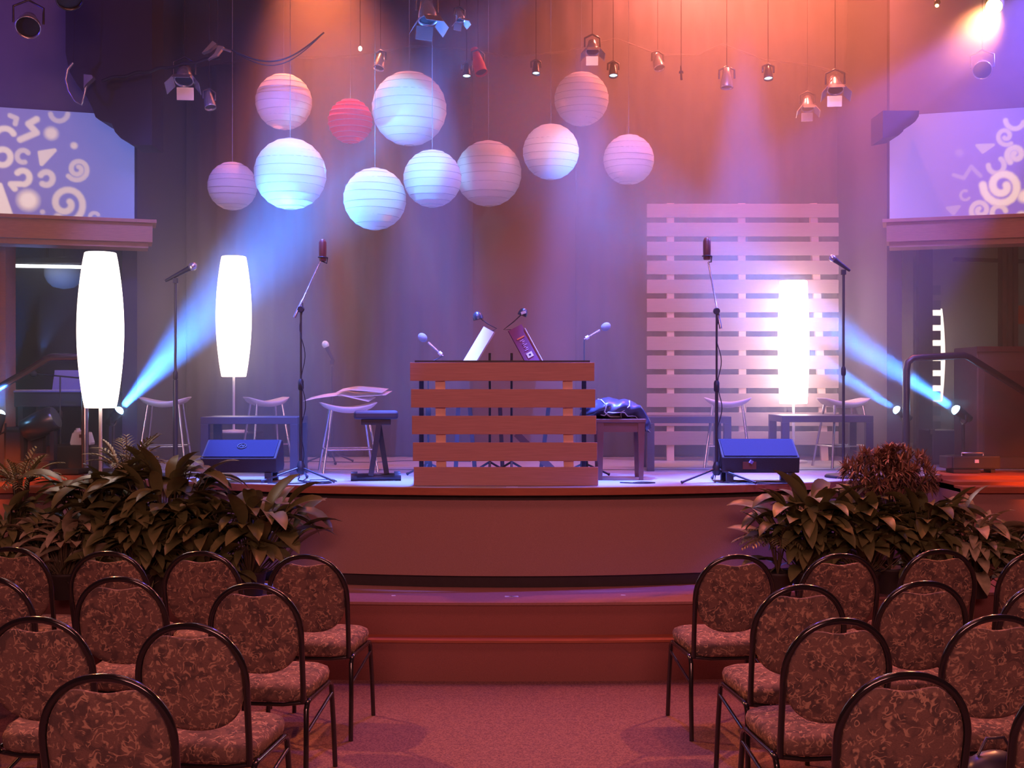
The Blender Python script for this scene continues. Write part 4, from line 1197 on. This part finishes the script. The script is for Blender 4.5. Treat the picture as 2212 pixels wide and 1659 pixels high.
# right wing
Y = 9.3
t = thing('organ_cabinet', 'large dark cabinet at the right edge behind the handrail', 'cabinet', (at(2200, 0, Y).x, Y + 0.3, DECK))
hz = H - (748 - CY) * Y / F - DECK
MB().box((0, 0, hz / 2), (0.60, 0.5, hz)).build('body', M_recess, t, bevel=0.012)
MB().box((0, -0.26, hz - 0.02), (0.62, 0.03, 0.04)).build('top_trim', M_darkwood, t)
MB().box((0, -0.255, hz * 0.45), (0.5, 0.012, hz * 0.7)).build('front_panel', M_darkwood, t, bevel=0.004)
t = thing('metal_pole', 'thin pale pole standing left of the large dark cabinet', 'pole', (at(2108, 0, 9.5).x, 9.5, DECK))
MB().tube([(0, 0, 0.02), (0, 0, H - (758 - CY) * 9.5 / F - DECK)], 0.006, 8).build('rod', M_silver, t)
MB().lathe([(0.07, 0), (0.07, 0.01), (0.01, 0.025)], 16).build('base', M_black, t)
Y = 8.95
t = thing('fog_machine', 'dark low fog machine on the deck beside the red side steps', 'fog machine', (at(2105, 0, Y).x, Y + 0.1, DECK))
MB().box((0.02, 0, 0.075), (0.36, 0.18, 0.10)).build('body', M_plastic, t, bevel=0.012)
MB().box((-0.175, 0, 0.075), (0.05, 0.16, 0.09)).build('end_cap', M_lack, t, bevel=0.006)
MB().tube([(-0.08, -0.06, 0.125), (-0.08, -0.06, 0.145), (0.08, -0.06, 0.145), (0.08, -0.06, 0.125)], 0.006, 6).build('handle', M_silver, t)
MB().box((0.02, -0.093, 0.085), (0.03, 0.006, 0.025)).build('badge', M_tape, t)
for sx in (-0.13, 0.15): MB().box((sx, 0, 0.0125), (0.03, 0.14, 0.025)).build('foot', M_black, t)
t = thing('stage_case', 'bulky dark equipment case behind the fog machine', 'case', (at(2060, 0, 9.9).x, 10.0, DECK))
MB().box((0.05, 0, 0.14), (0.50, 0.34, 0.28)).build('case_body', M_lack, t, bevel=0.01)
b = MB()
for sx in (-0.2, 0.3):
    for zc in (0.01, 0.27): b.box((sx, -0.165, zc), (0.04, 0.02, 0.04))
b.build('corner_cap', M_can, t)
p = at(2206, 680, 10.5)
o = MB().box(p, (0.10, 0.02, 0.16)).build('orange_poster', mat('orange_card', (0.8, 0.25, 0.08), 0.7)); tag(o, 'small orange card fixed to the dark post at the right edge', 'card')

# ------------------------------------------------------------------ tape marks and cables
def mark(px, py, z, parts, label):
    k = (H - z) / (py - CY) * F; p = at(px, py, k)
    b = MB()
    for dx, dy, w, h, r in parts: b.box((p.x + dx, p.y + dy, z + 0.0012), (w, h, 0.002), (0, 0, r))
    o = b.build('tape_mark', M_tape); tag(o, label, 'tape', 'glow tape marks')
    return p


mark(1105, 1289, 0.441, [(0, 0, 0.085, 0.018, 0.25), (0, 0, 0.085, 0.018, -0.25)], 'large cross of pale tape in the middle of the upper step')
mark(850, 1287, 0.441, [(0, 0, 0.025, 0.02, 0.3)], 'small pale tape mark on the upper step, left of the cross')
mark(1346, 1286, 0.441, [(0, 0, 0.028, 0.02, -0.2)], 'small pale tape mark on the upper step, right of the cross')
b = MB(); b.box((at(1106, 0, 7.68).x, 7.685, DECK + 0.002), (0.075, 0.014, 0.002)); o = b.build('tape_mark', M_tape); tag(o, 'pale tape mark on the stage edge below the podium', 'tape', 'glow tape marks')


def cable(pts, z, label, r=0.004):
    q = []
    for i in range(len(pts) - 1):
        p0 = pts[max(i - 1, 0)]; p1 = pts[i]; p2 = pts[i + 1]; p3 = pts[min(i + 2, len(pts) - 1)]
        for j in range(8):
            t = j / 8
            f = lambda a, b_, c, d: 0.5 * (2 * b_ + (c - a) * t + (2 * a - 5 * b_ + 4 * c - d) * t * t + (3 * b_ - a - 3 * c + d) * t ** 3)
            q.append((f(p0[0], p1[0], p2[0], p3[0]), f(p0[1], p1[1], p2[1], p3[1]), z + r))
    o = MB().tube(q, r, 6).build('cable', M_cable); tag(o, label, 'cable')


cable([(-1.62, 7.98), (-1.45, 7.95), (-1.3, 8.05), (-1.2, 8.0), (-1.3, 7.93), (-1.45, 8.2), (-1.5, 8.5)], DECK, 'black cable looping on the deck by the left floor monitor')
cable([(1.55, 7.98), (1.7, 7.92), (1.85, 7.95), (1.75, 8.1), (1.6, 8.04), (1.5, 8.3), (1.6, 8.6)], DECK, 'black cable looping on the deck under the right floor monitor')
cable([(-2.2, 9.9), (-1.8, 10.2), (-1.2, 10.1), (-0.9, 10.3), (-0.3, 10.2)], DECK, 'thin cable along the deck behind the papered stool', 0.003)
cable([(0.72, 8.02), (0.85, 7.96), (0.95, 8.0), (0.88, 8.06), (0.8, 8.0)], DECK, 'short cable coil on the deck beside the podium')

# ------------------------------------------------------------------ plants
def leaf(b, base, dirv, L, w, droop, seg=5, fold=0.25, twist=0.0):
    """a folded, tapering, drooping blade with thickness from its curl"""
    d = V(dirv).normalized(); p = V(base); side = d.cross(V((0, 0, 1)))
    if side.length < 0.1: side = V((1, 0, 0))
    side.normalize(); side = (Matrix.Rotation(twist, 3, d) @ side)
    vs = []; fs = []
    for i in range(seg + 1):
        t = i / seg; ww = w * math.sin(PI * min(1, 0.08 + t * 0.92)) ** 0.7 * (1 - 0.25 * t) if i < seg else 0.002
        up = side.cross(d).normalized()
        vs += [p - side * ww / 2 + up * fold * ww / 2, p, p + side * ww / 2 + up * fold * ww / 2]
        p = p + d * L / seg
        d = (d + V((0, 0, -droop / seg))).normalized(); side = (side - d * side.dot(d)).normalized()
    for i in range(seg):
        a = i * 3
        fs += [(a, a + 1, a + 4, a + 3), (a + 1, a + 2, a + 5, a + 4)]
    b.add(vs, fs, True)


def plant(name, label, px, py, Y, kind, size, n, mt, seed, spread=1.0, ztop=None):
    r = random.Random(seed); top = at(px, py, Y); z0 = 0.441
    t = thing(name, label, 'plant', (top.x, Y, z0), 0, 'potted plants before the stage')
    hgt = top.z - z0
    fo = MB(); st = MB()
    pr = 0.10
    MB().lathe([(pr * 0.75, 0), (pr, 0.14), (pr * 1.05, 0.145), (pr * 1.05, 0.16), (pr * 0.9, 0.16), (pr * 0.88, 0.14), (0.001, 0.14)], 20).build('pot', M_pot, t)
    for i in range(n):
        a = r.uniform(0, 2 * PI); u = r.random()
        if kind == 'broad':
            el = r.uniform(-0.25, 1.25); L = size * r.uniform(0.7, 1.15)
            lo = 0.22 if i % 3 == 0 else 0.5
            c = V((math.cos(a) * 0.5 * size * spread * 2 * r.random(), math.sin(a) * 0.3 * size * 1.2, hgt * r.uniform(lo, 1.0)))
            d = V((math.cos(a) * math.cos(el) * spread, math.sin(a) * math.cos(el), math.sin(el) * 0.8 + 0.1))
            if i % 2 == 0 and d.y > 0: d.y *= -0.8
            st.tube([(c.x * 0.1, c.y * 0.1, 0.13), (c.x * 0.5, c.y * 0.5, c.z * 0.6), c], 0.0035, 4, caps=False)
            leaf(fo, c, d, L, L * 0.40, r.uniform(0.7, 1.8), 6, 0.3, r.uniform(-0.5, 0.5))
        elif kind == 'spiky':
            rr = size * (u ** 0.4); el = r.uniform(-0.5, PI / 2)
            c = V((math.cos(a) * math.cos(el) * rr * spread, math.sin(a) * math.cos(el) * rr * 0.6, hgt + math.sin(el) * rr * 0.62))
            d0 = V((c.x, c.y, (c.z - hgt) + 0.05)).normalized()
            if i % 4 == 0: st.tube([(0, 0, 0.13), (c.x * 0.3, c.y * 0.3, hgt * 0.7), c], 0.003, 4, caps=False)
            for q in range(9):
                aa = q * 2 * PI / 9 + r.random(); e2 = r.uniform(0.1, 1.0)
                x = d0.orthogonal().normalized(); y = d0.cross(x)
                dd = (d0 * e2 + (x * math.cos(aa) + y * math.sin(aa)) * 0.8)
                leaf(fo, c, dd, r.uniform(0.05, 0.085), 0.013, 0.5, 3, 0.2)
        else:  # palm fronds with leaflets
            el = r.uniform(0.35, 1.3); L = size * r.uniform(0.8, 1.2)
            d = V((math.cos(a) * math.cos(el) * spread, math.sin(a) * math.cos(el) * 0.8, math.sin(el)))
            c = V((0.05 * math.cos(a), 0.05 * math.sin(a), hgt * 0.72)); pp = [V((0, 0, 0.13)), c]; p = c.copy(); dd = d.normalized()
            for q in range(9):
                p = p + dd * L / 9; dd = (dd + V((0, 0, -0.13))).normalized(); pp.append(p.copy())
                side = dd.cross(V((0, 0, 1))).normalized()
                for s_ in (-1, 1):
                    leaf(fo, p, dd * 0.8 + side * s_ * 0.8 + V((0, 0, 0.15)), L * 0.34 * math.sin(PI * (0.15 + 0.8 * q / 9)), 0.015, 0.6, 3, 0.2)
            st.tube(pp, 0.003, 4, caps=False)
    o = fo.build('foliage', mt, t)
    if not st.v: st.tube([(0, 0, 0.13), (0, 0, hgt * 0.8)], 0.006, 5)
    st.build('stem', M_stem, t)
    return t


plant('potted_plant', 'broad-leaved plant nearest the stage panel, left of the centre steps', 540, 1085, 7.42, 'broad', 0.29, 85, M_leaf, 1, 1.15)
plant('potted_plant', 'tall broad-leaved plant in front of the first white stool', 355, 1015, 7.45, 'broad', 0.29, 120, M_leaf, 2, 1.1)
plant('potted_plant', 'dense leafy plant under the pole of the tallest lamp', 215, 1040, 7.5, 'broad', 0.25, 130, M_leaf, 3, 1.15)
plant('potted_palm', 'feathery palm reaching up beside the pole of the tallest lamp', 272, 915, 7.62, 'palm', 0.24, 26, M_leaffern, 4)
plant('potted_palm', 'small feathery palm at the left edge, above the orange steps', 45, 950, 7.6, 'palm', 0.20, 34, M_leaffern, 5)
plant('potted_plant', 'low plant with pale marbled leaves behind the chairs on the left', 140, 1130, 7.35, 'broad', 0.19, 110, M_leafpale, 6, 1.3)
plant('potted_plant', 'shaggy low plant at the left edge behind the chairs', 10, 1100, 7.4, 'broad', 0.2, 110, M_leaf, 8, 1.3)
plant('potted_plant', 'dark plant with drooping leaves between the two leafy clumps', 440, 1110, 7.35, 'broad', 0.25, 100, M_leaf, 9, 1.1)
plant('potted_plant', 'low dark green plant behind the second front-row chair', 300, 1120, 7.34, 'broad', 0.22, 120, M_leaf, 10, 1.2)
plant('potted_shrub', 'rounded shrub of narrow spiky leaves beside the right handrail', 1922, 1030, 7.55, 'spiky', 0.29, 300, M_leafdry, 11, 1.05)
plant('potted_plant', 'arching fern-like plant nearest the stage panel on the right', 1745, 1085, 7.42, 'broad', 0.27, 130, M_leaf, 12, 1.15)
plant('potted_plant', 'dark arching plant under the spiky shrub', 1865, 1100, 7.4, 'broad', 0.24, 140, M_leaf, 13, 1.2)
plant('potted_plant', 'bushy plant below the orange side steps on the right', 2000, 1095, 7.42, 'broad', 0.22, 140, M_leaf, 14, 1.2)
plant('potted_plant', 'drooping plant with pale tips near the right edge', 2105, 1125, 7.4, 'broad', 0.21, 110, M_leafpale, 15, 1.2)
plant('potted_plant', 'low dark plant at the right edge behind the chairs', 2195, 1165, 7.38, 'broad', 0.20, 110, M_leaf, 16, 1.2)
plant('potted_palm', 'slender frond plant hanging in front of the right end of the stage panel', 1680, 1120, 7.38, 'palm', 0.2, 26, M_leaf, 17)

# ------------------------------------------------------------------ banquet chairs
def make_chair():
    t = thing('banquet_chair', '', 'chair', (0, 0, 0), 0, 'banquet chairs in rows before the stage')
    # seat: rounded cushion
    vs = []; fs = []; nx, ny = 16, 16
    def outline(a):
        n_ = 4.5; ca, sa = math.cos(a), math.sin(a)
        return (0.225 * abs(ca) ** (2 / n_) * (1 if ca > 0 else -1) * (0.94 + 0.06 * sa), 0.215 * abs(sa) ** (2 / n_) * (1 if sa > 0 else -1))
    K = 40; prof = [(0.0001, 0.495), (0.5, 0.492), (0.85, 0.484), (0.97, 0.470), (1.0, 0.452), (0.985, 0.425), (0.95, 0.412), (0.0001, 0.412)]
    for s_, z in prof:
        for k in range(K):
            x, y = outline(2 * PI * k / K); vs.append((x * s_, y * s_ + 0.03, z - 0.012 * (y < -0.1) * s_))
    for i in range(len(prof) - 1):
        for k in range(K):
            k2 = (k + 1) % K; fs.append((i * K + k, (i + 1) * K + k, (i + 1) * K + k2, i * K + k2))
    b = MB(); b.add([v for v in vs], [f[::-1] for f in fs], True); b.build('seat', M_fabric, t)
    # back hoop
    def yb(z): return -0.165 - 0.10 * max(0, (z - 0.42)) / 0.5
    pts = []
    W2, zs, zt = 0.197, 0.70, 0.907
    for z in (0.40, 0.46, 0.55, 0.63): pts.append((-W2 + 0.008 * (0.7 - z) / 0.3, yb(z), z))
    for i in range(25):
        a = PI - PI * i / 24
        e = 2.15; ca, sa = math.cos(a), math.sin(a)
        x = W2 * abs(ca) ** (2 / e) * (1 if ca > 0 else -1); z = zs + (zt - zs) * abs(sa) ** (2 / e)
        pts.append((x, yb(z), z))
    for z in (0.63, 0.55, 0.46, 0.40): pts.append((W2 - 0.008 * (0.7 - z) / 0.3, yb(z), z))
    MB().tube(pts, 0.0125, 12).build('back_frame', M_tubeframe, t)
    # back cushion: outline inside the hoop with a scooped top and rounded bottom
    out = []; wi = W2 - 0.013
    for i in range(49):
        a = PI * i / 48; ca, sa = math.cos(a), math.sin(a); e = 2.15
        x = wi * abs(ca) ** (2 / e) * (1 if ca > 0 else -1); z = zs + (zt - 0.014 - zs) * abs(sa) ** (2 / e)
        dip = 0.034 * math.cos(PI * x / 2 / 0.10) ** 1.3 if abs(x) < 0.10 else 0.0
        out.append((x, z - dip))
    for i in range(1, 30):
        a = PI + PI * i / 30; ca, sa = math.cos(a), math.sin(a); e = 2.3
        out.append((wi * abs(ca) ** (2 / e) * (1 if ca > 0 else -1), 0.685 + 0.165 * -abs(sa) ** (2 / e)))
    m = len(out); cx, cz = 0.0, 0.70
    vs = []; fs = []
    layers = [(0.0, 0.030), (0.6, 0.028), (0.9, 0.018), (1.0, 0.0), (0.985, -0.012), (0.9, -0.017), (0.5, -0.020), (0.0, -0.021)]
    for s_, off in layers:
        for x, z in out:
            xx = cx + (x - cx) * s_; zz = cz + (z - cz) * s_; vs.append((xx, yb(zz) + off + 0.004, zz))
    for i in range(len(layers) - 1):
        for k in range(m):
            k2 = (k + 1) % m; fs.append((i * m + k, i * m + k2, (i + 1) * m + k2, (i + 1) * m + k))
    b = MB(); b.add(vs, fs, True); b.build('backrest', M_fabric, t)
    for sx in (-1, 1):
        x = sx * 0.205
        MB().tube([(x, 0.17, 0.402), (x, 0.20, 0.395), (x * 1.0, 0.215, 0.375), (x * 1.03, 0.232, 0.20), (x * 1.05, 0.245, 0.0)], 0.0115, 10).build('leg', M_tubeframe, t)
        MB().tube([(x, -0.13, 0.402), (x, -0.16, 0.395), (x, -0.175, 0.37), (x * 1.02, -0.19, 0.20), (x * 1.04, -0.215, 0.0)], 0.0115, 10).build('leg', M_tubeframe, t)
        MB().tube([(x, -0.14, 0.402), (x, 0.18, 0.402)], 0.011, 8).tube([(x * 1.01, -0.185, 0.27), (x * 1.015, 0.21, 0.345)], 0.008, 8).build('seat_rail', M_tubeframe, t)
    MB().tube([(-0.20, -0.145, 0.396), (-0.1, -0.165, 0.388), (0.1, -0.165, 0.388), (0.20, -0.145, 0.396)], 0.009, 8).build('cross_rail', M_tubeframe, t)
    MB().tube([(-0.2, 0.16, 0.398), (0.2, 0.16, 0.398)], 0.009, 8).build('cross_rail', M_tubeframe, t)
    return t


CH = make_chair(); first = [True]


def chair(px, py, rz, label):
    # px, py: top of the back; depth from the known height of the hoop
    top = 0.9195; Y = F * (H - top) / (py - CY)
    X = (px - CX) * Y / F
    bx = V((0, -0.2655, 0)); bx.rotate(Euler((0, 0, rz)))
    loc = (X - bx.x, Y - bx.y, 0)
    if first[0]:
        CH.location = loc; CH.rotation_euler = (0, 0, rz); CH['label'] = label; first[0] = False
    else:
        dup(CH, loc, rz, label)


d = math.radians
chair(660, 1197, d(-7), 'front-row banquet chair on the aisle, left block, before the bare stage panel')
chair(432, 1190, d(-4), 'front-row chair of the left block, second from the aisle, under the drooping plant')
chair(230, 1190, d(-2), 'front-row chair of the left block, third from the aisle, by the marbled plant')
chair(22, 1181, d(-4), 'front-row chair of the left block cut off by the left edge')
chair(545, 1259, d(-7), 'second-row aisle chair of the left block, legs standing on open carpet')
chair(255, 1245, d(-2), 'second-row chair of the left block, second from the aisle')
chair(-30, 1243, d(-4), 'second-row chair of the left block, only its right shoulder in view')
chair(405, 1345, d(-7), 'third-row aisle chair of the left block, in front of two chair backs')
chair(75, 1331, d(-4), 'third-row chair of the left block, second from the aisle, cut off left')
chair(222, 1455, d(-4), 'nearest chair of the left block, its large back filling the lower left')
chair(1592, 1197, d(7), 'front-row banquet chair on the aisle, right block, pale seat beside the steps')
chair(1818, 1195, d(5), 'front-row chair of the right block, second from the aisle')
chair(2032, 1186, d(5), 'front-row chair of the right block, third from the aisle')
chair(2245, 1190, d(5), 'front-row chair of the right block cut off by the right edge')
chair(1733, 1262, d(7), 'second-row aisle chair of the right block')
chair(1999, 1254, d(5), 'second-row chair of the right block, second from the aisle')
chair(2265, 1258, d(5), 'second-row chair of the right block, only its left shoulder in view')
chair(1817, 1334, d(7), 'third-row aisle chair of the right block')
chair(2160, 1327, d(5), 'third-row chair of the right block, second from the aisle, cut off right')
chair(1962, 1450, d(5), 'nearest chair of the right block, its large back filling the lower right')
chair(2345, 1452, d(5), 'nearest-row chair at the right edge, only its tube in view')

# dark bag on the seat between the two nearest right-hand chairs
t = thing('handbag', 'small black bag on the seat of the chair at the right edge', 'bag', (at(2150, 0, 3.70).x, 3.70, 0.492), 0.2)
MB().ell((0, 0, 0.065), (0.10, 0.07, 0.066)).build('bag_body', M_bag, t)
MB().tube([(-0.06, 0, 0.12), (-0.03, 0, 0.17), (0.03, 0, 0.17), (0.06, 0, 0.12)], 0.005, 6).build('strap', M_bag, t)

# ------------------------------------------------------------------ haze over the stage
m = bpy.data.materials.new('stage_haze'); m.use_nodes = True; nt = m.node_tree; nt.nodes.clear()
o_ = nt.nodes.new('ShaderNodeOutputMaterial'); vsn = nt.nodes.new('ShaderNodeVolumeScatter')
vsn.inputs['Color'].default_value = (1, 1, 1, 1); vsn.inputs['Density'].default_value = 0.25; vsn.inputs['Anisotropy'].default_value = 0.35
nt.links.new(vsn.outputs[0], o_.inputs['Volume'])
b = MB(); b.box((0, 10.9, 3.55), (14.6, 5.2, 4.85)); o = b.build('haze', m)
tag(o, 'theatrical haze filling the stage', 'haze', kind='stuff')
